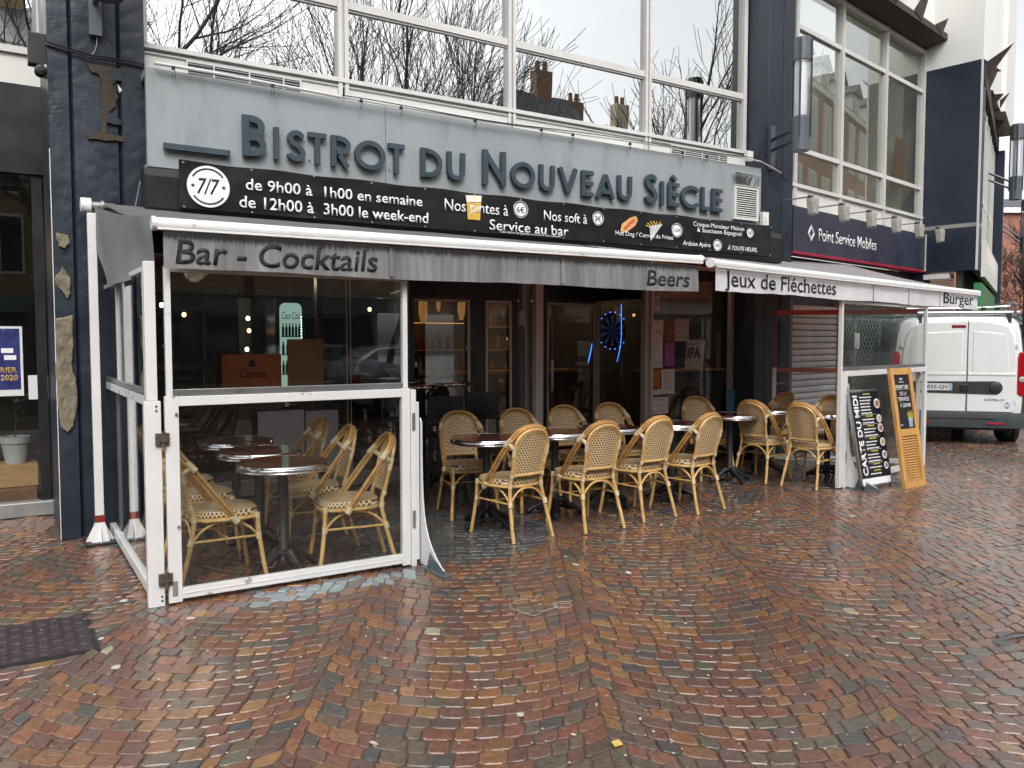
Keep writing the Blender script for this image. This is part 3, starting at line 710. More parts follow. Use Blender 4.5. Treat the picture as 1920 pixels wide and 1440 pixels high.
for a0, a1 in ((35, 150), (215, 325)): wp(arcband(c, r_ * .80, r_ * .88, a0, a1, c.y - .0014), 'black_arc', PRINT_K, ban)
def star(c, r, y):
    return [Vector((c.x + r * (1 if i % 2 == 0 else .42) * math.sin(i * math.pi / 5), y, c.z + r * (1 if i % 2 == 0 else .42) * math.cos(i * math.pi / 5))) for i in range(10)]
for s in (-1, 1): wp(MB().prism(star(c + X * (s * r_ * .72), .02, c.y - .0014), (0, -.001, 0)), 'star', PRINT_K, ban)
text('7/7', c - X * .085 - Z * .062 + Vector((0, -.0015, 0)), X, (-.0, 0, 1), .17, .125, PRINT_K, ban, depth=.0012, wparent=True, bold=.01, shear=.25)
# beer glass, hot dog and chips printed on the banner
BEER = pm('beer_print', (.62, .40, .06), .5, var=.25, scale=30); FOAMP = pm('foam_print', (.8, .76, .66), .5)
ct = lambda px, py: atY(px, py, YT + .002)
wp(MB().prism([ct(875, 380), ct(902, 380), ct(900, 413), ct(877, 411)], (0, -.0024, 0)), 'beer_print', BEER, ban)
wp(MB().prism([ct(873, 366), ct(903, 367), ct(902, 379), ct(875, 379)], (0, -.0024, 0)), 'foam_print', FOAMP, ban)
BUN = pm('bun_print', (.62, .33, .13), .5, var=.3, scale=40); SAUS = pm('sausage_print', (.42, .11, .04), .5, var=.3)
wp(MB().prism([ct(1163, 432), ct(1166, 420), ct(1180, 409), ct(1192, 405), ct(1196, 413), ct(1190, 424), ct(1176, 434), ct(1166, 437)], (0, -.0024, 0)), 'bun_print', BUN, ban)
wp(MB().prism([ct(1168, 428), ct(1187, 410), ct(1191, 414), ct(1172, 432)], (0, -.0036, 0)), 'sausage_print', SAUS, ban)
CONE = pm('cone_print', (.5, .5, .48), .5, var=.4, scale=50); FRY = pm('chip_print', (.66, .45, .06), .5, var=.3, scale=60)
wp(MB().prism([ct(1218, 424), ct(1242, 420), ct(1220, 452)], (0, -.0024, 0)), 'cone_print', CONE, ban)
for a, b_ in (((1214, 418), (1222, 425)), ((1219, 415), (1226, 424)), ((1225, 414), (1230, 423)), ((1231, 415), (1233, 423)), ((1238, 416), (1237, 422)), ((1211, 422), (1220, 427))):
    wp(MB().beam(ct(*a), ct(*b_), .0035, .009), 'chip_print', FRY, ban)

# ------------------------------------------------------------------ awnings
FAB_G = pm('faded_grey_canvas', (0.20, 0.20, 0.20), 0.85, var=0.2, scale=2.0, bump=0.15, bscale=60, trans=.40)
FAB_R = pm('dark_red_underside', (0.60, 0.20, 0.13), 0.85, var=0.2, trans=.72)
VAL_G = pm('streaked_grey_canvas', (0.30, 0.30, 0.31), 0.85, var=0.30, scale=4, stretch=(7, 1, .5), col2=(0.14, 0.14, 0.135), c2=.52, c2w=.14, c2scale=.55, bump=.15, bscale=6, trans=.15, drip=(-.035, .11, (.03, .03, .028)))
VAL_W = pm('pale_canvas', (0.74, 0.74, 0.76), 0.8, var=0.16, scale=2.5, bump=.5, bscale=4, trans=.2)
FAB_T2 = pm('pale_grey_canvas_top', (0.46, 0.46, 0.46), 0.85, var=.1, trans=.5)
PRT_G = pm('faded_print_grey', (0.055, 0.06, 0.07), .8, var=.3, scale=6)
PRT_K = pm('dark_print_slate', (0.05, 0.05, 0.07), .7, var=.1)
BARW = pm('white_awning_bar', (0.74, 0.74, 0.73), 0.3, var=.05, scale=3, col2=(.5, .48, .43), c2=.66, c2w=.04, c2scale=7)
def awning(label, FLb, FR, BL, BR, zf, valtop, valbot, nval, vmat, topmat, seams):
    """front left/right and back left/right as 3d points"""
    t = thing('awning', label, 'awning', tuple(FLb)); d = (FR - FLb).normalized(); n = Vector((d.y, -d.x, 0))
    def top(u, v, dz=0):
        a = FLb.lerp(FR, u); b_ = BL.lerp(BR, u); p = a.lerp(b_, v); s = -.035 * math.sin(math.pi * v) + .008 * noise.noise(Vector((u * 9, v * 3, 1)))
        return (p.x, p.y, p.z + s + dz)
    wp(MB().grid(lambda u, v: top(u, v, .03), 40, 12), 'fabric', topmat, t, smooth=True)
    wp(MB().grid(lambda u, v: top(u, v, .027), 20, 6), 'lining', FAB_R, t, smooth=True)
    # front bar: rounded profile
    prof = []
    for i in range(14):
        a = 2 * math.pi * i / 14; prof.append((.042 * math.cos(a), .036 * math.sin(a)))
    prof = [(p[0] * (1.0 if p[0] > 0 else 1), p[1]) for p in prof]
    o0 = [Vector((FLb.x + n.x * p[0], FLb.y + n.y * p[0], FLb.z + p[1])) for p in prof]
    L = (FR - FLb)
    wp(MB().prism(o0, L), 'front_bar', BARW, t, smooth=True)
    for q, s in ((FLb, -1), (FR, 1)):
        e = q + d * (.012 if s > 0 else -.012)
        wp(MB().prism([Vector((e.x + n.x * p[0] * 1.12 - d.x * .012, e.y + n.y * p[0] * 1.12 - d.y * .012, e.z + p[1] * 1.12)) for p in prof], d * .024), 'end_cap', BARW, t, bevel=.004)
    # a lower ledge in the bar catches light
    wp(MB().beam(FLb + n * .047 + Z * -.03, FR + n * .047 + Z * -.03, .012, .014), 'bar_lip', BARW, t)
    vt, vb = valtop, valbot; Ln = L.length
    def val(u, v):
        p = FLb + d * (.035 + (Ln - .05) * u); w = (1 - v)
        off = .009 * noise.noise(Vector((u * Ln * 1.6, w * .7, nval))) * (.3 + w) + .0012 * noise.noise(Vector((u * Ln * 6, w * 2, nval + 3)))
        zb_ = vb + .006 * math.sin(u * Ln * 3.1 + nval) + .004 * noise.noise(Vector((u * Ln * 5, 0, nval)))
        q = p + n * (.012 + off); return (q.x, q.y, zb_ + (vt - zb_) * v)
    wp(MB().grid(val, 170, 12), 'valance', vmat, t, smooth=True)
    for s in seams:
        q = FLb + d * s + n * .0275; wp(MB().beam(q + Z * (vb - FLb.z + .004), q + Z * (vt - FLb.z), .03, .0012, up=n), 'seam', vmat, t)
    # folding arms below the cloth
    for u in (.12, .88):
        a = FLb.lerp(FR, u) + Z * -.05; b_ = BL.lerp(BR, u) + Z * -.12; m_ = a.lerp(b_, .5) + d * (.35 if u < .5 else -.35)
        wp(MB().tube([a, m_], .02, 8).tube([m_, b_], .024, 8), 'folding_arm', WINFR, t)
    CONF[t.name] = (FLb, d, n, Ln, vt, vb, nval)
    return t, d, n
CONF = {}
A1L = Vector((0.765, 4.95, 2.205)); A1R = Vector((4.985, 4.95, 2.225))
aw1, d1, n1 = awning('weathered grey awning over the corner booth and middle terrace, lettered bar, cocktails and beers', A1L, A1R, Vector((0.70, 6.9, 2.555)), Vector((5.1, 6.9, 2.54)), 0, 2.17, 1.955, 0, VAL_G, FAB_G, (1.42, 2.8))
def vtext(body, px0, px1, yb, yt, P, n, d, mat, par, **k):
    a = atP(px0, yb, P, n); b_ = atP(px1, yb, P, n); t = atP(px0, yt, P, n)
    o = text(body, a, d, Z, (b_ - a).dot(d), t.z - a.z, mat, par, wparent=True, depth=.0008, **k)
    FLb, dd, nn, Ln, vt, vb, nval = CONF[par.name]
    for v in o.data.vertices:
        q = v.co + par.location; u = ((q - FLb).dot(dd) - .035) / (Ln - .05); w = 1 - (q.z - vb) / (vt - vb)
        off = .009 * noise.noise(Vector((u * Ln * 1.6, w * .7, nval))) * (.3 + w) + .0012 * noise.noise(Vector((u * Ln * 6, w * 2, nval + 3)))
        v.co += nn * (.012 + off + .0045 - (q - FLb).dot(nn))
    return o
Pv = A1L + n1 * .028
vtext('Bar - Cocktails', 330, 709, 494, 447, Pv, n1, d1, PRT_G, aw1, bold=.014, shear=.12)
vtext('Beers', 1214, 1294, 535, 505, Pv, n1, d1, PRT_G, aw1, bold=.012, shear=.12)
A2L = Vector((4.985, 4.80, 2.185)); L2 = 6.30
A2R = A2L + DA * L2
backR = atP(1583, 500, OA, NA) - NA * .05
aw2, d2, n2 = awning('pale awning over the menu board booth, lettered darts and burger', A2L, A2R, Vector((5.16, 6.9, 2.54)), backR, 0, 2.16, 1.965, 4, VAL_W, FAB_T2, (3.05, 4.0, 4.95))
Pv = A2L + n2 * .028
vtext('Jeux de Fléchettes', 1361, 1570, 546, 506, Pv, n2, d2, PRT_K, aw2, bold=.008)
vtext('Burger', 1771, 1826, 575, 547, Pv, n2, d2, PRT_K, aw2, bold=.006)
# side cloth hanging from the left end of the grey awning
sc_ = MB()
def flap(u, v):
    y = 6.88 - 1.86 * u; ztop = 2.56 - .30 * u - .03 * math.sin(math.pi * u); zb_ = 1.93 + (.0 if u > .22 else (.22 - u) * 1.5) + (.035 if u > .70 else 0)
    z = zb_ + (ztop - zb_) * v; k = 1 - v
    x = .635 + .125 * u + .016 * k * math.sin(u * 9 + v * 2.0) + .012 * noise.noise(Vector((u * 6, v * 1.5, 2))) 
    return (x, y, z)
sc_.grid(flap, 44, 18)
tag(sc_.build('side_curtain', pm('grey_side_canvas', (.19, .205, .21), .85, var=.12, scale=3, trans=.1), smooth=True), 'limp grey canvas side curtain hanging from the weathered awning beside the wide pillar', 'curtain')
kn = thing('awning_roller_end', 'white round roller end sticking out beside the wide navy pillar', 'roller', (0.60, 6.95, 2.57))
MB().lathe([(.05, -.05), (.055, -.045), (.055, .02), (.048, .025)], 20, (0, 0, 0), 'x').build('end_cap', BARW, kn, smooth=True)
MB().lathe([(.03, .0), (.03, .06), (.042, .062), (.042, .085), (.026, .087), (.026, .16)], 16, (.025, 0, 0), 'x').build('spindle', STEEL_D, kn, smooth=True)
# strut carrying the awning at the left
st = thing('awning_strut', 'white metal prop on a black foot plate beside the corner booth', 'post', (0.615, 6.87, 0))
MB().box(-.03, .03, -.03, .03, .16, 2.5).build('post', WHITE_FR, st, bevel=.004)
MB().box(-.034, .034, -.034, .034, .165, .22).build('red_tape', pm('red_tape', (.2, .02, .02), .5), st)
m = MB()
for a in range(4):
    c, s = math.cos(a * math.pi / 2), math.sin(a * math.pi / 2)
    m.prism([(c * .03 - s * .003, s * .03 + c * .003, .16), (c * .10 - s * .003, s * .10 + c * .003, .02), (c * .03 - s * .003, s * .03 + c * .003, .02)], (s * .006, -c * .006, 0))
m.hexa([(-.06, -.06, .02), (.06, -.06, .02), (.06, .06, .02), (-.06, .06, .02), (-.032, -.032, .17), (.032, -.032, .17), (.032, .032, .17), (-.032, .032, .17)])
m.build('foot', WHITE_FR, st)
MB().box(-.11, .11, -.11, .11, 0.0, .02).build('foot_plate', BLACK, st, bevel=.003)

# ------------------------------------------------------------------ terrace screens
def screen(t, fr, L, zt, mid, w=.05, leftw=.06, rightw=.06, gm=GL_SCREEN, upper=True, off=0.0, fmat=None, topmat=None, lowbar=.03):
    """framed glass screen of length L: lower fixed part and raised sash"""
    FMt = fmat or WHITE_FR
    wp(MB().fbox(fr, 0, leftw, -.022, .022, .012, mid + .03), 'stile', FMt, t, bevel=.003)
    wp(MB().fbox(fr, L - rightw, L, -.022, .022, .012, mid + .03), 'stile', FMt, t, bevel=.003)
    wp(MB().fbox(fr, leftw, L - rightw, -.022, .022, lowbar, lowbar + .06).fbox(fr, leftw, L - rightw, -.025, -.0225, lowbar + .028, lowbar + .034), 'bottom_rail', FMt, t, bevel=.003)
    wp(MB().fbox(fr, leftw, L - rightw, -.024, .022, mid - .028, mid + .028), 'mid_rail', FMt, t, bevel=.003)
    wp(MB().fbox(fr, leftw, L - rightw, -.002, .002, lowbar + .06, mid - .03), 'pane', gm, t)
    if upper:
        wp(MB().fbox(fr, .012, .012 + .034, -.014, .026, mid + .032, zt), 'sash_stile', FMt, t, bevel=.002)
        wp(MB().fbox(fr, L - .046, L - .012, -.014, .026, mid + .032, zt), 'sash_stile', FMt, t, bevel=.002)
        wp(MB().fbox(fr, .046, L - .046, -.010, .022, mid + .032, mid + .068), 'sash_rail', ALU if fmat is None else fmat, t, bevel=.002)
        wp(MB().fbox(fr, .046, L - .046, -.010, .022, zt - .03, zt), 'sash_rail', topmat or FMt, t, bevel=.002)
        wp(MB().fbox(fr, .046, L - .046, .004, .008, mid + .068, zt - .03), 'pane', gm, t)
PEEL = pm('bare_zinc_patch', (.20, .20, .20), .5)
# left front screen
s1 = thing('glass_screen', 'white framed front glass screen of the corner booth of the terrace', 'screen', (0.80, 5.03, 0), group='glass screens of the terrace')
fr = (Vector((0.80, 5.03, 0)), X, Yv)
screen(s1, fr, 1.55, 1.975, 1.195, leftw=.075, rightw=.06)
wp(MB().fbox(fr, 1.553, 1.59, -.03, .02, .0, 1.215), 'edge_profile', WHITE_FR, s1, bevel=.002)
wp(MB().fbox(fr, 1.593, 1.615, -.022, .015, .04, 1.13), 'latch_rail', WHITE_FR, s1, bevel=.002)
for z in (1.0, .33): wp(MB().fbox(fr, 1.558, 1.580, -.040, -.031, z - .06, z + .06), 'latch', ALU, s1, bevel=.004)
wp(MB().fbox(fr, .02, .05, -.0235, -.0225, .05, .14), 'peeled_patch', PEEL, s1)
for z in (1.12, .46): wp(MB().lathe([(.009, 0), (.009, .006), (.004, .009)], 12, (.86, 5.03 - .032, z), 'y'), 'bolt', ALU, s1)
for (dx, z) in ((.5, 1.0),): pass
def fin(t, base, d, n, hgt=1.05, reach=.36, mat=WHITE_FR):
    """curved sheet metal foot fin standing out toward the square"""
    pts = []; k = 12
    prof = [(0, hgt)] + [(.025 + (reach - .025) * (math.exp(-(hgt * .97 * (1 - i / k) ** 1.5) / .15)), .03 + hgt * .94 * (1 - i / k) ** 1.5) for i in range(k + 1)] + [(reach, 0.012), (0, 0.012)]
    poly = [base - n * a + Z * z for a, z in prof]
    wp(MB().prism(poly, d * .008), 'foot_fin', mat, t)
    b0 = base - n * (reach + .02)
    wp(MB().hexa([b0 - d * .03, b0 + d * .04, base + d * .04 - n * .06, base - d * .03 - n * .06, b0 - d * .03 + Z * .01, b0 + d * .04 + Z * .01, base + d * .04 - n * .06 + Z * .01, base - d * .03 - n * .06 + Z * .01]), 'foot_plate', PEELG, t)
    wp(MB().prism([base - n * a + Z * z for a, z in ((reach * .42, .12), (reach * .62, .08), (reach + .004, .03), (reach + .004, .014), (reach * .3, .014))], d * .0105).prism([base - d * .0025 - n * a + Z * z for a, z in ((reach * .42, .12), (reach * .62, .08), (reach + .004, .03), (reach + .004, .014), (reach * .3, .014))], d * .002), 'bare_metal', PEELG, t)
PEELG = pm('blue_grey_zinc', (.12, .15, .16), .45, metal=.3, var=.3, scale=20)
fin(s1, Vector((2.425, 5.02, 0)), X, Yv, 1.02, .36)
# left side screen
s2 = thing('side_glass_screen', 'white framed side glass screen closing the booth toward the wide pillar', 'screen', (0.73, 5.10, 0), group='glass screens of the terrace')
fr = (Vector((0.735, 5.085, 0)), Yv, -X)
screen(s2, fr, 2.15, 1.98, 1.195, leftw=.05, rightw=.05)
wp(MB().fbox(fr, 1.32, 1.355, -.02, .02, 1.262, 1.95), 'inner_bar', WINFR, s2)
wp(MB().fbox(fr, 1.0, 1.03, -.03, -.008, .1, 1.15).fbox(fr, 1.7, 1.73, -.03, -.008, .1, 1.15), 'inner_bar', WINFR, s2)
# corner post with hinges
cp = thing('corner_post', 'wide white hinged corner post between the front and the side glass screens', 'post', (0.735, 5.06, 0))
MB().box(-.045, .045, -.045, .012, 0, 1.20).box(-.03, .03, -.04, .012, 1.202, 2.0).build('post', WHITE_FR, cp, bevel=.004)
RUST = pm('rusty_hinge', (.10, .075, .06), .6, var=.5, scale=60, metal=.3)
for z in (.98, .16):
    MB().box(.01, .085, -.062, -.046, z - .035, z + .035).lathe([(.012, z - .045), (.012, z + .045)], 10, (.052, -.066, 0)).box(.03, .07, -.080, -.064, z - .012, z + .018).build('hinge', RUST, cp)
MB().lathe([(.006, 0), (.006, .004)], 8, (.02, -.049, 1.17), 'y').lathe([(.006, 0), (.006, .004)], 8, (.02, -.049, 1.145), 'y').lathe([(.006, 0), (.006, .004)], 8, (.028, -.049, .06), 'y').lathe([(.006, 0), (.006, .004)], 8, (.028, -.049, .035), 'y').build('screw_holes', BLACK, cp)
# right front screen
P3 = Vector((7.34, 5.27, 0)); P4 = Vector((9.56, 5.66, 0)); d3 = (P4 - P3).normalized(); n3 = Vector((-d3.y, d3.x, 0)); L3 = (P4 - P3).length
s3 = thing('glass_screen', 'white framed front glass screen behind the two leaning boards', 'screen', tuple(P3), group='glass screens of the terrace')
screen(s3, (P3, d3, n3), L3, 1.96, 1.20, leftw=.10, rightw=.06)
wp(MB().fbox((P3, d3, n3), .103, .13, -.03, .02, 0, 1.21), 'edge_profile', WHITE_FR, s3, bevel=.002)
for z in (1.0, .33): wp(MB().fbox((P3, d3, n3), .106, .122, -.040, -.031, z - .06, z + .06), 'latch', ALU, s3, bevel=.004)
fin(s3, P3 + d3 * .15 - n3 * .01, d3, n3, 1.12, .36)
# right side screen, red glow painted into the colour of its rails and stile
GLOWR = pm('red_glow_rail', (.36, .10, .065), .45, var=.15)
GLOWR2 = pm('orange_glow_rail', (.55, .09, .04), .45, var=.15)
P5 = Vector((8.36, 6.98, 0)); d5 = (P4 - P5).normalized(); n5 = Vector((-d5.y, d5.x, 0)); L5 = (P4 - P5).length - .06
s4 = thing('side_glass_screen', 'side glass screen with red brown rails closing the menu board booth', 'screen', tuple(P5), group='glass screens of the terrace')
fr = (P5, d5, n5)
wp(MB().fbox(fr, 0, .045, -.02, .02, 0, 1.2), 'stile', WHITE_FR, s4); wp(MB().fbox(fr, L5 - .045, L5, -.02, .02, 0, 1.2), 'stile', WHITE_FR, s4)
wp(MB().fbox(fr, .046, L5 - .046, -.02, .02, 1.145, 1.2), 'mid_rail', GLOWR, s4)
wp(MB().fbox(fr, .046, L5 - .046, -.02, .02, .03, .09), 'bottom_rail', WHITE_FR, s4)
wp(MB().fbox(fr, .012, .046, -.02, .02, 1.202, 1.93), 'sash_stile', pm('red_glow_stile', (.22, .06, .05), .45), s4)
wp(MB().fbox(fr, .047, L5 - .05, -.02, .02, 1.87, 1.93), 'sash_rail', GLOWR2, s4)
wp(MB().fbox(fr, .046, L5 - .046, -.002, .002, .09, 1.144).fbox(fr, .046, L5 - .05, -.002, .002, 1.2, 1.87), 'pane', GL_SCREEN, s4)

# ------------------------------------------------------------------ ground floor glazing of the bistro
GF = thing('shopfront', 'dark framed glass shopfront of the bistro behind the terrace', 'shopfront', (4.0, 8.1, 0))
DFR = pm('dark_shop_frame', (.016, .015, .016), .35, var=.2)
LFR = pm('pale_door_trim', (.55, .53, .50), .4, metal=.3, var=.1)
YG = 8.15
def gp(m, name, mat, **k): return wp(m, name, mat, GF, **k)
gp(MB().box(1.12, 3.86, YG - .03, YG + .05, .0, .16), 'base_rail', STEEL_D)
gp(MB().box(1.12, 3.86, YG - .03, YG + .05, 2.35, 2.72), 'header', DFR)
for x in (1.14, 2.80, 3.83): gp(MB().box(x - .03, x + .03, YG - .032, YG + .052, .161, 2.349), 'stile', DFR)
xs = atY(652, 600, YG - .05).x
gp(MB().box(xs - .012, xs, YG - .036, YG - .033, .17, 2.34).box(xs + .03, xs + .04, YG - .036, YG - .033, .17, 2.34), 'bright_trim', LFR)
for a, c in ((1.17, 2.77), (2.83, 3.80)): gp(MB().box(a, c, YG - .003, YG + .003, .16, 2.35), 'pane', GL_SHOP)
YD = 8.5
gp(MB().box(3.86, 6.70, YD - .04, YD + .04, 2.06, 2.72), 'header', DFR)
gp(MB().box(3.80, 3.86, YG + .05, YD, 0, 2.72), 'return_wall', DFR)
def door(px0, px1, handle, name='door'):
    x0 = atY(px0, 600, YD).x; x1 = atY(px1, 600, YD).x
    d = gp(MB().box(x0 - .12, x0 - .0, YD - .03, YD + .03, 0, 2.055).box(x1, x1 + .1, YD - .03, YD + .03, 0, 2.055).box(x0, x1, YD - .03, YD + .03, 2.02, 2.055).box(x0, x1, YD - .03, YD + .03, 0, .12), name, DFR)
    def sub(m, nm, mt):
        o = m.build(nm, mt); o.data.transform(Matrix.Translation(-GF.location)); o.parent = d; return o
    sub(MB().box(x0, x1, YD - .003, YD + .003, .12, 2.02), 'pane', GL_SHOP)
    sub(MB().box(x0, x0 + .03, YD - .045, YD - .031, .3, 2.0).box(x1 - .03, x1, YD - .045, YD - .031, .3, 2.0).box(x0, x1, YD - .045, YD - .031, 2.001, 2.03), 'trim', LFR)
    if handle: sub(MB().box(x0 + .03, x0 + .06, YD - .10, YD - .08, .9, 1.3), 'handle', ALU)
door(766, 878, True); door(907, 956, False); door(1022, 1113, True)
for px, w, mt in ((968, .14, STEEL_D),):
    pass
# fixed glass return with the dartboard behind it
xj = 6.70
gp(MB().box(xj - .03, xj + .03, 7.5, 7.58, 0, 2.72).box(xj - .03, xj + .03, 8.46, 8.54, 0, 2.055), 'stile', LFR)
gp(MB().box(xj - .025, xj + .025, 7.58, 8.46, .0, .12).box(xj - .025, xj + .025, 7.58, 8.46, 2.06, 2.72), 'rail', DFR)
gp(MB().box(xj - .003, xj + .003, 7.58, 8.46, .12, 2.06), 'pane', GL_SHOP)
# window with the notices
YI = 7.5
gp(MB().box(6.73, 8.18, YI - .03, YI + .03, 0, .14).box(6.73, 8.18, YI - .03, YI + .03, 2.3, 2.72), 'rail', DFR)
gp(MB().box(6.731, 6.765, YI - .04, YI + .03, .141, 2.299).box(8.12, 8.18, YI - .03, YI + .03, .141, 2.299), 'stile', LFR)
gp(MB().box(6.766, 8.119, YI - .003, YI + .003, .14, 2.3), 'pane', GL_SHOP)
gp(MB().box(1.05, 6.7, 7.2, 8.15, 2.60, 2.70).box(6.7, 8.18, 7.2, 7.5, 2.6, 2.70), 'soffit', DFR)
# posts in front of the doors
for (px0, px1, Yp, lb, mt) in ((976, 992, 7.2, 'dull grey steel post with a small switch box before the doors', STEEL_D), (1001, 1015, 7.1, 'pale square post next to the switch box post', WINFR)):
    x0 = atY(px0, 600, Yp).x; x1 = atY(px1, 600, Yp).x
    t = thing('steel_post', lb, 'post', ((x0 + x1) / 2, Yp, 0), group='posts before the doors'); w = (x1 - x0) / 2
    MB().box(-w, w, -.04, .04, 0, 2.5).build('post', mt, t, bevel=.004)
    if mt == STEEL_D:
        MB().box(-w - .05, -w + .03, -.07, -.041, 1.70, 1.86).build('switch_box', STEEL_D, t, bevel=.004)
        MB().box(-w + .005, -w + .02, -.048, -.041, 0, 1.69).build('conduit', BLACK, t)

# ------------------------------------------------------------------ inside the bar
def lamp_at(loc, e, col=(1, .62, .3), r=.15):
    l = bpy.data.lights.new('lamp', 'POINT'); l.energy = e; l.color = col; l.shadow_soft_size = r
    o = bpy.data.objects.new('indoor_light', l); COL.objects.link(o); o.location = loc; return o
BOT = [pm('bottle_%s' % n, c, .08, var=.1) for n, c in (('amber', (.10, .035, .01)), ('green', (.015, .05, .02)), ('clear', (.25, .25, .23)), ('gold', (.35, .2, .05)), ('red', (.2, .02, .01)))]
bprof = [(.035, 0), (.036, .01), (.036, .17), (.030, .20), (.013, .235), (.012, .29), (.015, .295), (.015, .305)]
bme = []
for m_ in BOT:
    me = MB().lathe(bprof, 8).mesh('bottle', True); me.materials.append(m_); bme.append(me)
def shelfunit(x0, x1, y, zs, label, lab_b, nb):
    t = thing('bottle_shelf', label, 'shelf', ((x0 + x1) / 2, y, 0)); w = (x1 - x0) / 2
    MB().box(-w, w, .14, .17, .9, 2.3).build('back_panel', WARMIN, t)
    for z in zs: MB().box(-w, w, -.13, .14, z - .02, z).build('shelf_board', WOODB, t)
    MB().box(-w, w, -.12, -.10, zs[-1] + .42, zs[-1] + .43).build('light_strip', STRIPL, t)
    k = 0
    for z in zs:
        for i in range(nb):
            o = bpy.data.objects.new('bottle', R.choice(bme)); COL.objects.link(o); o.location = (x0 + (x1 - x0) * (i + .5 + R.uniform(-.2, .2)) / nb, y + R.uniform(-.06, .06), z)
            s = R.uniform(.62, .95); o.scale = (s, s, s); o['label'] = lab_b; o['category'] = 'bottle'; o['group'] = 'bottles on the bar shelves'
xa = atY(880, 600, 11.5).x; xb = atY(1110, 600, 11.5).x
shelfunit(xa, xb, 11.5, (1.02, 1.40, 1.78), 'warm lit shelves of bottles at the back of the bar, seen through the glass doors', 'bottle on the warm lit back bar shelves', 22)
xa = atY(765, 600, 11.8).x; xb = atY(866, 600, 11.8).x
shelfunit(xa, xb, 11.8, (1.02, 1.40), 'warm lit bottle shelves seen through the first door', 'bottle on the shelf behind the first door', 12)
ctr = thing('bar_counter', 'dark bar counter inside the bistro', 'counter', (7.2, 10.6, 0))
MB().box(-2.2, 3.0, -.25, .25, 0, 1.05).build('front', WARMIN, ctr); MB().box(-2.25, 3.05, -.32, .3, 1.05, 1.09).build('top', WOODB, ctr)
tp = thing('beer_tap', 'chrome beer tap on the dark bar counter', 'tap', (5.9, 10.55, 1.09))
MB().lathe([(.03, 0), (.03, .3), (.05, .32), (.05, .38)], 12).build('column', CHROME, tp, smooth=True); MB().tube([(0, -.03, .34), (0, -.1, .34), (0, -.11, .28)], .012, 8).build('spout', CHROME, tp)
for i, (px, py, Yb, s) in enumerate(((793, 578, 9.6, 1), (767, 572, 9.5, .6), (822, 570, 10, .5), (865, 575, 9.7, .9))):
    p = atY(px, py, Yb); t = thing('pendant_lamp', 'amber bottle-shaped pendant lamp hanging inside the bar, %s' % ['largest of the row', 'at the door edge by the booth', 'slim one in the middle', 'at the door edge by the steel post'][i], 'lamp', tuple(p), group='amber pendant lamps')
    MB().lathe([(.012 * s, .22 * s), (.05 * s, .18 * s), (.06 * s, -.05 * s), (.03 * s, -.2 * s)], 10).build('shade', pm('amber_glow', (.5, .25, .06), .3, emit=(1, .5, .13), es=.12), t, smooth=True)
    MB().tube([(0, 0, .2 * s), (0, 0, 2.7 - p.z)], .004, 4).build('cord', BLACK, t)
bulbs = [(303 + 0, 572), (467, 620), (463, 655), (345, 590), (593, 648), (693, 580), (465, 597)]
for i, (px, py) in enumerate(bulbs):
    p = atY(px, py, 10.5)
    o = MB().lathe([(.0, -.03), (.02, -.02), (.026, 0), (.02, .02), (.0, .03)], 8, tuple(p)).build('filament_bulb', BULB if i % 2 else emis('white_bulb_%d' % i, (1, .9, .75), 6), smooth=True)
    tag(o, 'tiny glowing bulb hanging in the dark bar behind the corner booth', 'bulb', 'small bulbs in the dark bar')
lamp_at((4.5, 10.8, 2.4), 1.2); lamp_at((7.0, 10.2, 2.4), 9); lamp_at((2.0, 10.2, 2.4), 12, (1, .8, .6))
# drinks fridge
p = atY(545, 600, 9.9); fx0 = atY(525, 600, 9.9).x; fx1 = atY(566, 600, 9.9).x; fz1 = atY(545, 568, 9.9).z; fz0 = atY(545, 735, 9.9).z; w = (fx1 - fx0) / 2; h_ = fz1
fg = thing('drinks_fridge', 'lit upright drinks fridge with a rounded top inside the bar', 'fridge', ((fx0 + fx1) / 2, 9.9, 0))
MB().box(-w - .05, w + .05, .02, .5, 0, fz1 + .05).build('cabinet', BLACK, fg, bevel=.02)
pl = [(-w, fz0), (w, fz0)] + [(w - .07 + .07 * math.cos(a), fz1 - .07 + .07 * math.sin(a)) for a in [i * math.pi / 12 for i in range(7)]] + [(-w + .07 + .07 * math.cos(a), fz1 - .07 + .07 * math.sin(a)) for a in [math.pi / 2 + i * math.pi / 12 for i in range(7)]]
MB().prism([(x, .0, z) for x, z in pl], (0, .019, 0)).build('lit_interior', emis('fridge_glow', (.42, .62, .54), .45), fg)
for z in (fz1 - .42, fz1 - .64, fz1 - .88): MB().box(-w + .01, w - .02, -.03, -.001, z, z + .012).build('shelf', pm('fridge_shelf', (.6, .7, .68), .3), fg)
CAN = [pm('can_%d' % i, c, .3) for i, c in enumerate(((.02, .03, .12), (.3, .02, .02), (.3, .12, .02), (.03, .03, .03)))]
for z, mi, nn in ((fz1 - .408, 3, 6), (fz1 - .628, 0, 5), (fz1 - .868, 2, 6)):
    for i in range(nn):
        o = MB().lathe([(.016, 0), (.016, .1), (.007, .13), (.007, .16)], 6, (fg.location.x - w + .03 + (2 * w - .07) * i / (nn - 1), 9.9 - .02, z)).build('drink_bottle', CAN[mi]); tag(o, 'small drink bottle standing in the lit fridge', 'bottle', 'drinks in the fridge')
text('Coca-Cola', Vector((-w + .02, -.003, fz1 - .2)), X, Z, 2 * w - .05, .09, pm('red_script', (.25, .01, .01), .5), fg, depth=.002, shear=.35)
LEDS = emis('white_led', (.9, 1, .95), 4)
m = MB()
for i in range(26): m.box(w - .012, w - .004, -.006, -.001, fz0 + .02 + i * .036, fz0 + .034 + i * .036)
m.build('led_strip', LEDS, fg)
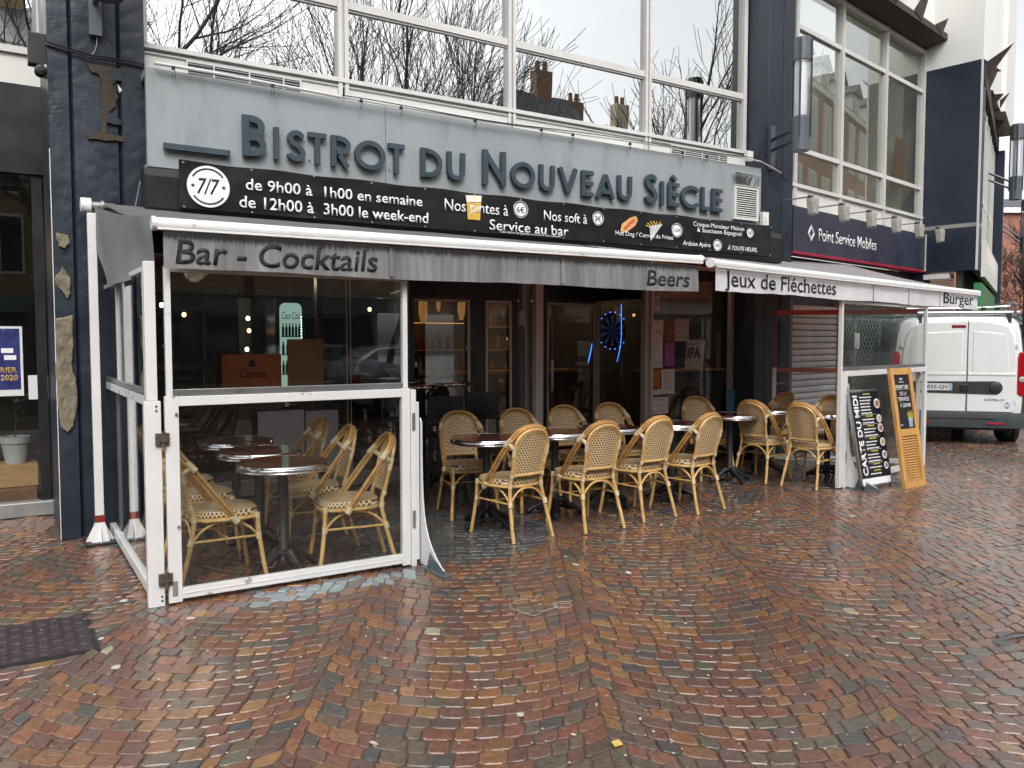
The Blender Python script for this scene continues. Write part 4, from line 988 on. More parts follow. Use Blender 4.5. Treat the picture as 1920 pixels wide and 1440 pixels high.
# dartboard with blue lamps
dbc = atY(1148, 620, 9.2); db = thing('dartboard', 'lit dartboard ringed with blue lights inside the glass return', 'dartboard', tuple(dbc))
rD = .225
MB().lathe([(rD * 1.12, 0), (rD * 1.12, .03)], 40, (0, 0, 0), 'y').build('backboard', BLACK, db)
for i in range(20):
    a0 = 2 * math.pi * (i - .5) / 20; a1 = 2 * math.pi * (i + .5) / 20
    m = MB().prism([(rD * .08 * math.cos(a0), -.002, rD * .08 * math.sin(a0)), (rD * math.cos(a0), -.002, rD * math.sin(a0)), (rD * math.cos(a1), -.002, rD * math.sin(a1)), (rD * .08 * math.cos(a1), -.002, rD * .08 * math.sin(a1))], (0, .002, 0))
    m.build('segment', pm('dart_cream', (.55, .5, .36), .7) if i % 2 else PRINT_K, db)
MB().lathe([(rD * .08, -.004), (rD * .08, 0)], 12, (0, 0, 0), 'y').build('bullseye', pm('bull_red', (.2, .02, .02), .7), db)
for i in range(18):
    a = 2 * math.pi * i / 18
    if abs(math.cos(a)) > .93: continue
    MB().box(rD * 1.2 * math.cos(a) - .005, rD * 1.2 * math.cos(a) + .005, -.012, -.003, rD * 1.2 * math.sin(a) - .008, rD * 1.2 * math.sin(a) + .008).build('led', LEDB, db)
dl = [atY(1165, 570, 8.9), atY(1165, 600, 8.9), atY(1165, 630, 8.9), atY(1163, 650, 8.9), atY(1160, 665, 8.9), atY(1157, 678, 8.9)]
tag(MB().tube(dl, .0045, 6).build('led_strip', LEDB, smooth=True), 'curved blue light strip beside the dartboard', 'light strip', 'blue light strips')
tag(MB().tube([atY(1111, 641, 8.9), atY(1107, 662, 8.9), atY(1103, 679, 8.9)], .006, 6).build('led_strip', LEDB, smooth=True), 'short slanted blue light strip seen through the second door', 'light strip', 'blue light strips')
lamp_at((dbc.x - .3, 8.8, 1.8), .08, (.1, .3, 1))  # unseen blue point light before the dartboard, for the glow of its ring
# boards and banners standing behind the left glass
CORO = pm('orange_board', (.60, .20, .06), .6, var=.1); 
def sheet(name, label, cat, px0, px1, py0, py1, Y, mat, th=.006, lean=0.0, group=None):
    a = atY(px0, py1, Y); c = atY(px1, py0, Y)
    t = thing(name, label, cat, ((a.x + c.x) / 2, Y, a.z), group=group); w = (c.x - a.x) / 2; h = c.z - a.z
    MB().hexa([(-w, 0, 0), (w, 0, 0), (w, th, 0), (-w, th, 0), (-w + lean, 0, h), (w + lean, 0, h), (w + lean, th, h), (-w + lean, th, h)]).build('sheet', mat, t)
    return t, w, h
cb, w, h = sheet('advertising_board', 'orange beer advertising board behind the glass of the corner booth', 'board', 417, 527, 664, 742, 8.02, CORO)
text('Corona', Vector((-w * .42, -.001, h * .42)), X, Z, w * .9, h * .22, pm('dark_print_blue', (.03, .03, .07), .6), cb, depth=.0015, bold=.01)
MB().lathe([(.035, 0), (.035, .0012)], 5, (0, -.0015, h * .78), 'y').box(-.05, .05, -.0025, -.001, h * .70, h * .735).build('crown_emblem', pm('dark_print_blue', (.03, .03, .07), .6), cb)
bb, w, h = sheet('cardboard_sheet', 'blank brown board taped behind the glass beside the orange board', 'board', 540, 606, 636, 742, 8.03, WOODB)
BANW = pm('pale_banner_cloth', (.55, .56, .60), .8, var=.1)
for (a, b_, lb) in ((485, 570, 'pale banner under the orange board hung low behind the booth glass'), (575, 634, 'pale banner under the brown board hung low behind the booth glass')):
    t, w, h = sheet('window_banner', lb, 'banner', a, b_, 768, 888, YG - .12, BANW, group='pale low banners')
    for j in range(3): MB().box(-w * .7, w * .6, -.002, -.0005, h * (.3 + .2 * j), h * (.3 + .2 * j) + .01).build('text_bar', PAPER, t)
sheet('hanging_card', 'pale green card hanging high behind the booth glass', 'card', 370, 446, 532, 553, 9.6, pm('pale_green_card', (.22, .34, .30), .6))
sheet('hanging_card', 'second pale card high behind the booth glass beside the fridge', 'card', 540, 596, 540, 558, 10.0, pm('pale_green_card', (.22, .34, .30), .6))
sheet('window_sticker', 'round red and blue sticker low on the booth glass behind the chairs', 'sticker', 618, 640, 652, 672, YG - .01, pm('blue_sticker', (.05, .16, .25), .5), .001)
for i, (a, b_, c, d_, mt) in enumerate(((370, 410, 628, 645, 'x'), (470, 520, 570, 590, 'x'))):
    pass
sheet('wall_mirror', 'dark grey door panel seen between the fridge and the brown board', 'panel', 450, 470, 560, 740, 11.0, pm('grey_panel', (.06, .07, .065), .5))
# notices on the right window
def notice(px0, px1, py0, py1, label, mat, bars=0, lean=0, Y=YI - .006, dark=None):
    t, w, h = sheet('notice', label, 'notice', px0, px1, py0, py1, Y, mat, .001, lean, group='notices on the glass')
    for j in range(bars):
        z = h * (.85 - .7 * j / max(1, bars - 1)); MB().box(-w * .75, w * R.uniform(.3, .8), -.0008, -.0001, z, z + .006).build('print_line', dark or pm('grey_print', (.12, .12, .13), .6), t)
    return t, w, h
PAPD = pm('notice_paper', (.72, .73, .75), .7, var=.06)
nt, w, h = notice(1219, 1237, 555, 582, 'no smoking notice at the top of the glass', PAPD)
MB().tube([Vector((.05 * math.cos(t), -.002, h * .6 + .05 * math.sin(t))) for t in [i * math.pi / 10 for i in range(20)]], .006, 4, closed=True).beam((-.035, -.002, h * .6 + .035), (.035, -.002, h * .6 - .035), .004, .012).build('red_ring', pm('red_print', (.3, .03, .05), .6), nt)
notice(1219, 1244, 600, 625, 'pale notice below the no smoking notice', PAPD, 2); notice(1219, 1243, 626, 690, 'tall white notice with a pink stripe', PAPD, 3)
notice(1246, 1265, 601, 640, 'reddish brown flyer beside the tall white notice', pm('brick_flyer', (.25, .10, .09), .6)); notice(1246, 1265, 642, 687, 'purple flyer under the reddish flyer', pm('purple_flyer', (.35, .10, .35), .6), 1)
notice(1265, 1292, 598, 640, 'grey price list behind the beer poster', pm('grey_list', (.45, .46, .44), .6), 4)
notice(1220, 1238, 694, 727, 'orange notice low on the glass', pm('orange_notice', (.5, .17, .04), .6), 1); notice(1240, 1265, 692, 739, 'white printed menu page low on the glass', PAPD, 9)
notice(1219, 1240, 729, 741, 'small white notice with a red mark', PAPD, 1); notice(1219, 1253, 744, 777, 'wide white notice at the bottom of the glass', PAPD, 3)
ip, w, h = sheet('beer_poster', 'white poster lettered IPA leaning on the window shelf', 'poster', 1283, 1318, 637, 696, 7.6, pm('ipa_paper', (.80, .78, .74), .6, var=.08), .004, .05)
text('IPA', Vector((-w * .72, -.001, h * .40)), (1, 0, 0), (.05, 0, h), w * 1.4, h * .36, PRINT_K, ip, depth=.001, bold=.03)
text('LAGUNITAS', Vector((-w * .55, -.001, h * .83)), X, Z, w * 1.1, h * .07, pm('red_print', (.3, .03, .05), .6), ip, depth=.001)
MB().box(-w * .8, w * .8, -.001, -.0002, h * .22, h * .225).box(-w * .8, w * .8, -.001, -.0002, h * .32, h * .325).build('print_line', PRINT_K, ip)
sheet('blank_board', 'blank brown board leaning on the window shelf beside the poster', 'board', 1343, 1388, 624, 695, 7.62, WOODB, .01, .03)
tag(MB().box(6.78, 8.1, 7.54, 7.85, 1.155, 1.18).build('window_shelf', WOODB), 'brown shelf behind the window carrying the poster and blank board', 'shelf')
sheet('blue_flyer', 'small blue flyer standing low by the navy pillar end of the window', 'flyer', 1364, 1386, 730, 770, 7.45, pm('blue_flyer', (.10, .28, .40), .5, var=.5, scale=20), .003)
t = text('Coca-Cola', atX(1150, 786, xj - .012), (0, -1, 0), Z, .34, .11, pm('etched_white', (.13, .13, .13), .6), None, name='glass_sticker', depth=.001, shear=.3)
tag(t, 'white drink lettering low on the glass return', 'sticker')
m = MB(); cS = atX(1166, 690, xj - .012)
for i in range(14):
    a = math.pi * 2 * i / 14 + .2; m.tube([cS + Vector((0, -math.cos(a) * .03, math.sin(a) * .06)), cS + Vector((0, -math.cos(a) * .11, math.sin(a) * .13))], .0012, 3)
for q in (-.16, -.05, .06): m.tube([cS + Vector((0, 0, -.1)), cS + Vector((0, q, -.5))], .0018, 3)
m.lathe([(.018, -.12), (.018, .04), (.008, .08), (.008, .13)], 8, tuple(cS + Vector((-.004, 0, 0))))
tag(m.build('bottle_sticker', pm('etched_white', (.13, .13, .13), .6)), 'drawn bottle sticker with white rays on the glass return', 'sticker')

# ------------------------------------------------------------------ left neighbour shop
ls = thing('neighbour_shop', 'dark neighbouring shopfront past the wide pillar, with a navy poster', 'shop', (-1.5, 8.3, 0))
def lp(m, name, mat, **k): return wp(m, name, mat, ls, **k)
YL = 8.3
lp(MB().box(-5, .9, YL - .05, YL + .1, 2.99, 3.745), 'fascia', pm('black_green_fascia', (.008, .011, .012), .4, var=.3))
lp(MB().box(-5, .9, YL - .04, YL + .1, 3.747, 4.0), 'spandrel', SPANDREL); lp(MB().box(-5, .9, YL - .07, YL + .1, 4.002, 4.06), 'sill', WINFR)
lp(MB().box(.36, .43, YL - .06, YL + .08, 4.061, 9), 'mullion', WINFR); lp(MB().box(-5, .36, YL, YL + .006, 4.061, 8.4), 'pane', GL_UP); lp(MB().box(-5, .36, YL + .2, YL + 3, 4.0, 4.05).box(-5, .9, YL + 3, YL + 3.1, 4, 9), 'room', DARKIN)
lp(MB().box(-5, .9, YL - .08, YL + .06, .0, .13), 'base_rail', STEEL_D, bevel=.01)
lp(MB().box(.28, .36, YL - .02, YL + .06, .131, 2.989), 'stile', DFR); lp(MB().box(-5, .28, YL - .003, YL + .003, .131, 2.989), 'pane', GL_SHOP)
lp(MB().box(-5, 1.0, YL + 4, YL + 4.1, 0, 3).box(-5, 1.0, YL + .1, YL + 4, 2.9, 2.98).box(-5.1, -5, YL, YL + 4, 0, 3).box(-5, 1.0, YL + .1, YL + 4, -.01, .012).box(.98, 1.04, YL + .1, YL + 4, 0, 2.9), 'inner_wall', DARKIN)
lp(MB().box(-5, .9, YL + .05, YL + 3, 9, 11), 'upper_wall', WHITE_WALL)
ps, w, h = sheet('poster', 'navy and gold 2020 poster with a white border in the neighbouring shop window', 'poster', -60, 41, 612, 745, YL - .01, PAPER, .002)
NVP = pm('navy_print', (.015, .02, .12), .5, var=.6, scale=14, col2=(.25, .2, .35), c2=.68, c2w=.03, c2scale=22)
MB().box(-w + .02, w - .02, -.0012, -.0002, .055, h - .02).build('print', NVP, ps)
GOLD = pm('gold_print', (.42, .26, .08), .5)
text('FEVRIER', Vector((w - .265, -.0016, .20)), X, Z, .22, .05, GOLD, ps, depth=.0006, bold=.03); text('2020', Vector((w - .17, -.0016, .135)), X, Z, .13, .05, GOLD, ps, depth=.0006, bold=.03)
m = MB()
for (a, b_) in ((-.02, .62), (.0, .52)): m.box(w - .14 + a, w - .05 + a, -.002, -.0013, h * b_, h * b_ + .04)
m.build('white_shapes', PRINT_W, ps)
pn, w, h = sheet('paper_notice', 'small white paper stuck on the glass beside the navy poster', 'notice', 54, 90, 703, 749, YL - .012, PAPER, .001)
for j in range(4): MB().box(-w * .1, w * .7, -.0008, -.0001, h * (.2 + .1 * j), h * (.2 + .1 * j) + .003).build('print_line', pm('grey_print', (.12, .12, .13), .6), pn)
pc = atY(30, 862, 8.75); pot = thing('plant_pot', 'grey white plant pot with a small plant in the neighbouring shop window', 'plant', (pc.x, 8.75, atY(30, 868, 8.75).z))
MB().lathe([(.085, 0), (.115, .19), (.125, .19), (.125, .25), (.11, .25), (.105, .2), (0.01, .2)], 24).build('pot', pm('pot_grey', (.4, .42, .42), .6, var=.08), pot, smooth=True)
m = MB()
for i in range(60):
    a = R.uniform(0, 6.28); r_ = R.uniform(.02, .16); c = Vector((r_ * math.cos(a), r_ * math.sin(a), R.uniform(.35, .75))); s = R.uniform(.02, .04)
    q = Vector((R.uniform(-1, 1), R.uniform(-1, 1), R.uniform(-1, 1))).normalized(); e = q.orthogonal().normalized(); m.add([c - e * s, c + q.cross(e) * s * .5, c + e * s, c - q.cross(e) * s * .5], [(0, 1, 2, 3)])
m.build('leaves', pm('dark_leaf', (.03, .05, .02), .5), pot); MB().tube([(0, 0, .2), (.01, 0, .5)], .008, 5).build('stem', TWIG, pot)
zb = pot.location.z
tag(MB().box(pc.x - .6, pc.x + .17, 8.6, 8.95, zb - .20, zb).build('wooden_box', WOODB, bevel=.005), 'upper pale wooden box carrying the plant pot', 'box', 'wooden boxes in the neighbouring shop window')
tag(MB().box(pc.x - .9, .26, 8.5, 9.1, .012, zb - .205).build('wooden_box', pm('brown_box', (.16, .075, .035), .55, var=.2, scale=3), bevel=.005), 'lower brown wooden box under the pale one', 'box', 'wooden boxes in the neighbouring shop window')
tag(MB().prism([(-.6, 8.9, 2.78), (.3, 8.9, 2.86), (-.3, 8.9, 2.55)], (0, .04, 0)).build('hanging_cloth', pm('grey_cloth', (.12, .13, .13), .7)), 'grey triangular cloth hung inside the top of the neighbouring shop', 'cloth')
lamp_at((-.8, 10.2, 2.5), 3)

# fittings on and beside the wide pillar
fl = thing('floodlight', 'small black floodlight with a coil of cables on the outer edge of the wide pillar', 'floodlight', tuple(atY(75, 90, 7.35)))
MB().box(-.085, .075, -.05, .05, -.14, .10).build('housing', BLACK, fl, bevel=.006); MB().tube([(.03, -.06, .02), (.06, -.08, -.02), (.03, -.09, -.05), (.07, -.07, -.07), (.04, -.06, 0.0)], .007, 6).build('cable_coil', BLACK, fl)
pc = atY(76, 133, 7.30)
ca = thing('security_camera', 'small black dome camera on a white bracket under the floodlight', 'camera', tuple(pc))
MB().lathe([(.0, -.055), (.035, -.05), (.042, -.03), (.042, .04)], 18, (0, 0, 0), 'y').build('body', BLACK, ca, smooth=True); MB().lathe([(.018, -.06), (.018, -.056)], 14, (0, 0, 0), 'y').build('lens', pm('lens_glass', (.05, .05, .06), .1), ca); MB().box(.025, .06, -.02, .06, -.04, .05).build('bracket', WINFR, ca, bevel=.004)
cab = [atY(84, 82, 7.12), atY(105, 88, 7.11), atY(140, 98, 7.11), atY(167, 107, 7.11), atY(200, 112, 7.11), atY(240, 119, 7.11), atY(270, 125, 7.11)]
tag(MB().tube(smooth_path(cab), .010, 6).tube([p + Vector((0, -.012, .014)) for p in smooth_path(cab)], .006, 5).build('cable', BLACK, smooth=True), 'black cable strung across the wide navy pillar', 'cable')
tag(MB().tube(smooth_path([atY(180, 55, 7.11), atY(182, 75, 7.11), atY(178, 95, 7.11), atY(168, 106, 7.105)]), .004, 5).build('cable', pm('grey_cable', (.2, .22, .24), .5), smooth=True), 'thin grey cable hanging below the lamp bracket on the wide pillar', 'cable')
tag(MB().tube(smooth_path([atY(270, 322, 6.95), atY(262, 345, 6.95), atY(256, 375, 6.95), atY(253, 392, 6.95)]), .004, 5).build('cable', pm('grey_cable', (.2, .22, .24), .5), smooth=True), 'thin pale cable hanging beside the 7/7 end of the black banner', 'cable')
o = MB().box(-.05, .05, -.03, .03, -.06, .06).build('junction_box', SPANDREL, bevel=.004); o.location = atY(1404, 293, 7.0); tag(o, 'white plastic box at the top corner of the sign board by the phone shop', 'box')
o = MB().box(-.05, .05, -.03, .03, -.09, .09).box(-.03, .0, -.04, -.031, -.03, .03).build('junction_box', SPANDREL, bevel=.004); o.location = atY(1433, 412, 6.85); tag(o, 'small white box beside the extractor grille above the banner end', 'box')
tag(MB().tube(smooth_path([atY(1455, 300, 7.08), atY(1462, 322, 7.06), atY(1476, 338, 7.05), atY(1484, 325, 7.05), atY(1470, 318, 7.05), atY(1458, 330, 7.05), atY(1480, 342, 7.05)]), .006, 5).build('cable', BLACK, smooth=True), 'tangled black cable at the phone shop end of the white pipe', 'cable')

# ------------------------------------------------------------------ phone shop wing (turned ten degrees)
wg = thing('phone_shop_building', 'white upper wing with a large metal framed window above the phone shop', 'building', tuple(PA(2, 0, 0)))
def ap(m, name, mat, **k): return wp(m, name, mat, wg, **k)
sM = [1.32, 2.80]; SE = 4.33
ap(MB().fbox(FA, -.2, SE, -.03, .12, 3.33, 3.60), 'spandrel', SPANDREL); ap(MB().fbox(FA, -.15, SE, -.07, .1, 3.602, 3.65), 'sill', WINFR)
for s in sM + [.0, SE - .03]: ap(MB().fbox(FA, s - .035, s - .008, -.06, .06, 3.36, 6.42).fbox(FA, s + .008, s + .035, -.06, .06, 3.36, 6.42).fbox(FA, s - .008, s + .008, -.03, .05, 3.36, 6.42), 'mullion', WINFR)
se = [.0] + sM + [SE - .03]
for i in range(3):
    a, c = se[i] + .037, se[i + 1] - .037
    w_ = ap(MB().fbox(FA, a, c, -.04, .05, 4.09, 4.15), 'window', WINFR)
    ap(MB().fbox(FA, a, c, -.04, .05, 5.70, 5.76), 'transom', WINFR); ap(MB().fbox(FA, a, c, -.05, .05, 6.34, 6.41), 'head_rail', WINFR)
    for z0, z1 in ((3.652, 4.088), (4.152, 5.698), (5.762, 6.338)):
        g = MB().fbox(FA, a, c, -.003, .003, z0, z1).build('pane', GL_UP2); g.data.transform(Matrix.Translation(-wg.location)); g.parent = w_
ap(MB().fbox(FA, -.6, SE, .06, 6, 3.2, 3.32), 'floor_slab', DARKIN); ap(MB().fbox(FA, -.6, SE, .1, .22, 6.45, 6.6), 'ceiling_strip', BEIGE)  # ceiling cut back to a strip, room left open so sky light gets in
ap(MB().fbox(FA, -.6, SE, 2.6, 2.7, 3.32, 6.45).fbox(FA, SE, SE + .1, .1, 2.7, 3.32, 6.45), 'room_wall', BEIGE); ap(MB().fbox(FA, -.65, -.6, .1, 6, 0, 6.45), 'inner_wall', DARKIN)
bo = thing('leaning_board', 'brown board leaning inside the upper window of the phone shop wing', 'board', tuple(PA(3.4, .8, 3.33)))
wp(MB().prism([atP(*q, PA(4.18, 0, 0), DA) for q in ((1667, 352), (1697, 352), (1697, 263), (1680, 256))], DA * .02), 'sheet', WOODB, bo)
# overhanging white storey with ribs, dark soffit and torn flashing
ap(MB().fbox(FA, -1.2, SE, -.16, .2, 6.62, 9.2), 'upper_wall', WHITE_WALL)
for s in (.3, 1.15, 2.0, 2.75, 2.95, 3.6): ap(MB().fbox(FA, s, s + .06, -.22, -.162, 6.64, 9.2), 'rib', WHITE_WALL)
SOF = pm('dark_soffit', (.05, .04, .032), .8, var=.5, scale=6)
ap(MB().prism([PA(-1.2, -.02, 6.42), PA(-1.2, -.38, 6.50), PA(-1.2, -.38, 6.60), PA(-1.2, -.0, 6.61)], DA * (SE + 1.25)), 'soffit', SOF)
SPK = pm('bent_flashing', (.09, .08, .075), .6, metal=.3, var=.3)
def spike(t, b0, b1, tip, th): wp(MB().prism([b0, b1, tip], th), 'spike', SPK, t)
for s, w, hgt, lean in ((1.9, .35, .14, .2), (2.9, .32, .50, .35), (3.75, .3, .14, .2)):
    spike(wg, PA(s, -.39, 6.60), PA(s + w, -.39, 6.52), PA(s + w * .9, -.39 - lean * .5, 6.6 + hgt), DA * .006 - NA * .004)
# navy fin wall, white corner mass
ap(MB().fbox(FA, SE, SE + .25, -.9, .3, 3.47, 6.06).fbox(FA, SE, SE + .25, -.9, .3, 2.70, 3.405), 'navy_fin', NAVY_S)
ap(MB().fbox(FA, SE + .003, SE + .247, -.895, .3, 3.405, 3.47), 'fin_joint', STEEL_D)
ap(MB().fbox(FA, SE - .006, SE + .02, -.93, -.902, 2.7, 6.06), 'edge_strip', WINFR)
ap(MB().fbox(FA, SE, SE + .9, -.93, 1.5, 6.065, 9.3), 'white_mass', WHITE_WALL)
ap(MB().fbox(FA, SE - .004, SE + .25, -.5, -.1, 2.58, 2.66), 'tube_fitting', WINFR)
# ground floor: header, pillar strip, shutter, lattice window
ap(MB().fbox(FA, -.05, SE, .1, .3, 2.0, 2.7), 'header', DFR); ap(MB().fbox(FA, SE, SE + .3, -.1, 3, 0, 2.69), 'end_wall', NAVY_S)
ap(MB().fbox(FA, -.16, -.03, -.02, .1, 0, 2.1), 'door_frame', WHITE_FR); ap(MB().fbox(FA, -.0, .10, .0, .1, 0, 2.1), 'guide_rail', pm('blue_grey_frame', (.12, .16, .18), .5))
SHUT = pm('shutter_lath', (.70, .75, .78), .45, metal=.0, var=.1, scale=3)
ro = thing('roller_shutter', 'closed pale grey roller shutter with wide laths beside the menu board booth', 'shutter', tuple(PA(.78, .05, 0)))
for i in range(23):
    z = .02 + i * .088
    wp(MB().prism([PA(.11, .065, z), PA(.11, .03, z + .012), PA(.11, .022, z + .045), PA(.11, .035, z + .078), PA(.11, .065, z + .085)], DA * 1.36), 'lath', SHUT, ro)
ap(MB().fbox(FA, 1.48, 1.58, -.02, .1, 0, 2.1), 'door_frame', WHITE_FR)
ap(MB().fbox(FA, 1.59, SE, .0, .08, 0, .35), 'base_panel', NAVY_S)
GRN = pm('dim_green_interior', (.22, .28, .245), .6, var=.5, scale=2)
ap(MB().fbox(FA, 1.58, SE, .9, 1.0, .0, 2.1).fbox(FA, 1.5, 1.56, .1, .9, 0, 2.1), 'back_wall', GRN); ap(MB().fbox(FA, 1.58, SE, .0, .006, .35, 2.1), 'pane', GL_SHOP)
la = thing('lattice_gate', 'folding metal lattice gate behind the glass of the closed phone shop', 'gate', tuple(PA(2.9, .25, 0)))
m = MB(); LAT = pm('lattice_metal', (.50, .55, .49), .5)
s0, s1_, z0, z1 = 1.62, 4.28, .3, 2.08; q = -2.0
k = .115
import itertools
i = 0
while s0 + q < s1_:
    for sgn in (1, -1):
        a = [(s0 + q, z0), (s0 + q + (z1 - z0) * .8, z1)] if sgn > 0 else [(s0 + q + (z1 - z0) * .8, z0), (s0 + q, z1)]
        (xa, za), (xb, zb_) = a
        # clip to the opening
        def clip(p, r):
            (x0, y0), (x1, y1) = p, r
            if x0 < s0: t = (s0 - x0) / (x1 - x0); x0, y0 = s0, y0 + (y1 - y0) * t
            if x0 > s1_: t = (s1_ - x0) / (x1 - x0); x0, y0 = s1_, y0 + (y1 - y0) * t
            return (x0, y0)
        if max(xa, xb) <= s0 or min(xa, xb) >= s1_: continue
        A = clip(a[0], a[1]); B = clip(a[1], a[0])
        m.beam(PA(A[0], .2 + .006 * sgn, A[1]), PA(B[0], .2 + .006 * sgn, B[1]), .011, .006, up=NA)
    q += k
wp(m, 'lattice', LAT, la)['kind'] = 'stuff'
for s in (1.62, 2.5, 3.4, 4.28): wp(MB().fbox(FA, s - .01, s + .01, .21, .23, .3, 2.08), 'upright', LAT, la)
nt = thing('notice', 'white opening notice inside the lattice window of the phone shop', 'notice', tuple(PA(2.05, .02, 1.5)))
wp(MB().fbox(FA, 1.98, 2.16, -.004, -.002, 1.42, 1.66), 'sheet', PAPER, nt)
# sign of the phone shop
ms = thing('shop_sign', 'navy phone shop sign with a red line along its bottom', 'sign', tuple(PA(2.2, -.12, 2.7)))
SGN = pm('navy_sign_face', (.028, .032, .052), .35, var=.1)
wp(MB().fbox(FA, -.16, SE - .01, -.12, .08, 2.74, 3.33), 'face', SGN, ms); wp(MB().fbox(FA, -.16, SE - .01, -.124, .08, 2.705, 2.739), 'red_line', pm('red_line', (.30, .015, .04), .4), ms)
wp(MB().fbox(FA, SE - .03, SE - .012, -.14, -.125, 2.72, 3.34), 'edge_trim', WINFR, ms)
Pn = PA(0, -.125, 0)
a = atP(1535, 452, Pn, NA); b_ = atP(1643, 470, Pn, NA); t_ = atP(1535, 428, Pn, NA)
text('Point Service Mobiles', a, DA, Z, (b_ - a).dot(DA), (t_.z - a.z) * 1.0, PRINT_W, ms, wparent=True, depth=.002, bold=.005)
c1 = atP(1521, 437, Pn, NA); LG = pm('logo_silver', (.42, .44, .46), .4, var=.3, scale=8)
hw_, hh_ = .10, .115
for sx, sy, col in ((-1, 1, 0), (1, 1, 1), (1, -1, 0), (-1, -1, 1)):
    o_ = [c1 + DA * (sx * hw_) , c1 + Z * (sy * hh_), c1 + Z * (sy * hh_ * .55), c1 + DA * (sx * hw_ * .5)]
    wp(MB().prism(o_, -NA * (.002 + .001 * col)), 'diamond_bar', LG if col else PRINT_W, ms)
# spot lamps on arms
for i, (px, py) in enumerate([(1503, 380), (1567, 397), (1619, 410), (1668, 422), (1710, 437), (1752, 443)]):
    s = (-.50, .36, 1.2, 2.05, 2.9, 3.75)[i]; s += .06
    t = thing('spot_lamp', ['first spot lamp on an arm above the phone shop sign, by the navy pillar', 'second spot lamp on an arm over the sign, next to the one by the pillar', 'third spot lamp over the lettering of the navy sign', 'fourth spot lamp over the navy sign', 'fifth spot lamp over the far end of the navy sign', 'last spot lamp in front of the navy fin wall'][i], 'lamp', tuple(PA(s, -.5, 3.25)), group='spot lamps over the phone shop sign')
    wp(MB().tube([PA(s, -.11, 3.36), PA(s, -.50, 3.36)], .010, 6), 'arm', ALU, t)
    wp(MB().tube([PA(s, -.47, 3.36), PA(s, -.53, 3.34)], .028, 8), 'joint', BLACK, t)
    b0 = PA(s, -.53, 3.30)
    wp(MB().hexa([b0 + DA * x + NA * -y + Z * z for x, y, z in ((-.07, -.03, -.18), (.07, -.03, -.18), (.07, .05, -.16), (-.07, .05, -.16), (-.085, -.05, .03), (.085, -.05, .03), (.085, .05, .04), (-.085, .05, .04))]), 'lamp_head', pm('aged_lamp_body', (.32, .31, .27), .5, var=.3, scale=20), t, bevel=.01)
# last stretch of front, almost in line with the view
w3 = thing('corner_building', 'white and navy building front receding toward the square', 'building', tuple(PB(3, 0, 0)))
def cpn(m, name, mat, **k): return wp(m, name, mat, w3, **k)
cpn(MB().fbox(FB, .05, 11.5, .06, .25, 0, 2.0).fbox(FB, .05, 11.5, .15, .25, 2.0, 5.7), 'wall', DARKIN)
cpn(MB().fbox(FB, .05, 11.5, .0, .06, 2.75, 3.3), 'spandrel', WHITE_WALL)
for s in (.15, 1.0, 1.85, 2.7, 3.55, 4.4, 5.2): cpn(MB().fbox(FB, s, s + .05, -.05, .05, 3.3, 5.6), 'mullion', WINFR)
cpn(MB().fbox(FB, .05, 5.8, -.03, .04, 4.0, 4.07).fbox(FB, .05, 5.8, -.03, .04, 5.55, 5.65), 'transom', WINFR); cpn(MB().fbox(FB, .05, 5.8, .0, .006, 3.3, 5.55), 'pane', GL_UP2)
cpn(MB().fbox(FB, .05, 5.8, -.10, .3, 5.67, 5.99), 'soffit', SOF)
cpn(MB().prism([PB(a, c, 6.0) for a, c in ((.02, -.01), (1.6, -.05), (1.62, -.13), (3.3, -.2), (3.32, -.28), (5.6, -.36), (5.6, .8), (.02, .3))], (0, 0, 3.4)), 'white_mass', WHITE_WALL)
cpn(MB().fbox(FB, 5.6, 5.9, -.22, .3, 0, 5.7), 'navy_fin', NAVY_S); cpn(MB().fbox(FB, 5.9, 11.5, -.05, .3, 2.6, 5.7), 'navy_panel', NAVY_S)
for s, rc, hg in ((.03, .42, .34), (.9, .22, .3), (1.9, .24, .03), (2.9, .3, .3), (3.9, .22, .02), (5.1, .2, .5)): spike(w3, PB(s, -.03, 6.0), PB(s + .25, -.05, 5.75), PB(s + .2, -.05 - rc, 6.0 + hg), DB * .006)
GRE = pm('green_fascia', (.02, .16, .05), .4, var=.15)
cpn(MB().fbox(FB, .1, 11.4, -.12, -.01, 2.02, 2.5).fbox(FB, .1, 11.4, -.25, -.01, 1.9, 2.0), 'green_fascia', GRE)
for s in (.5, 1.5, 2.4, 3.4): cpn(MB().lathe([(.22, 0), (.22, .02)], 20, tuple(PB(s, -.10, 3.0)), 'y'), 'round_emblem', SPANDREL)
cpn(MB().fbox(FB, .2, 5.5, -.16, -.1, 2.6, 3.2), 'pale_sign', SPANDREL)

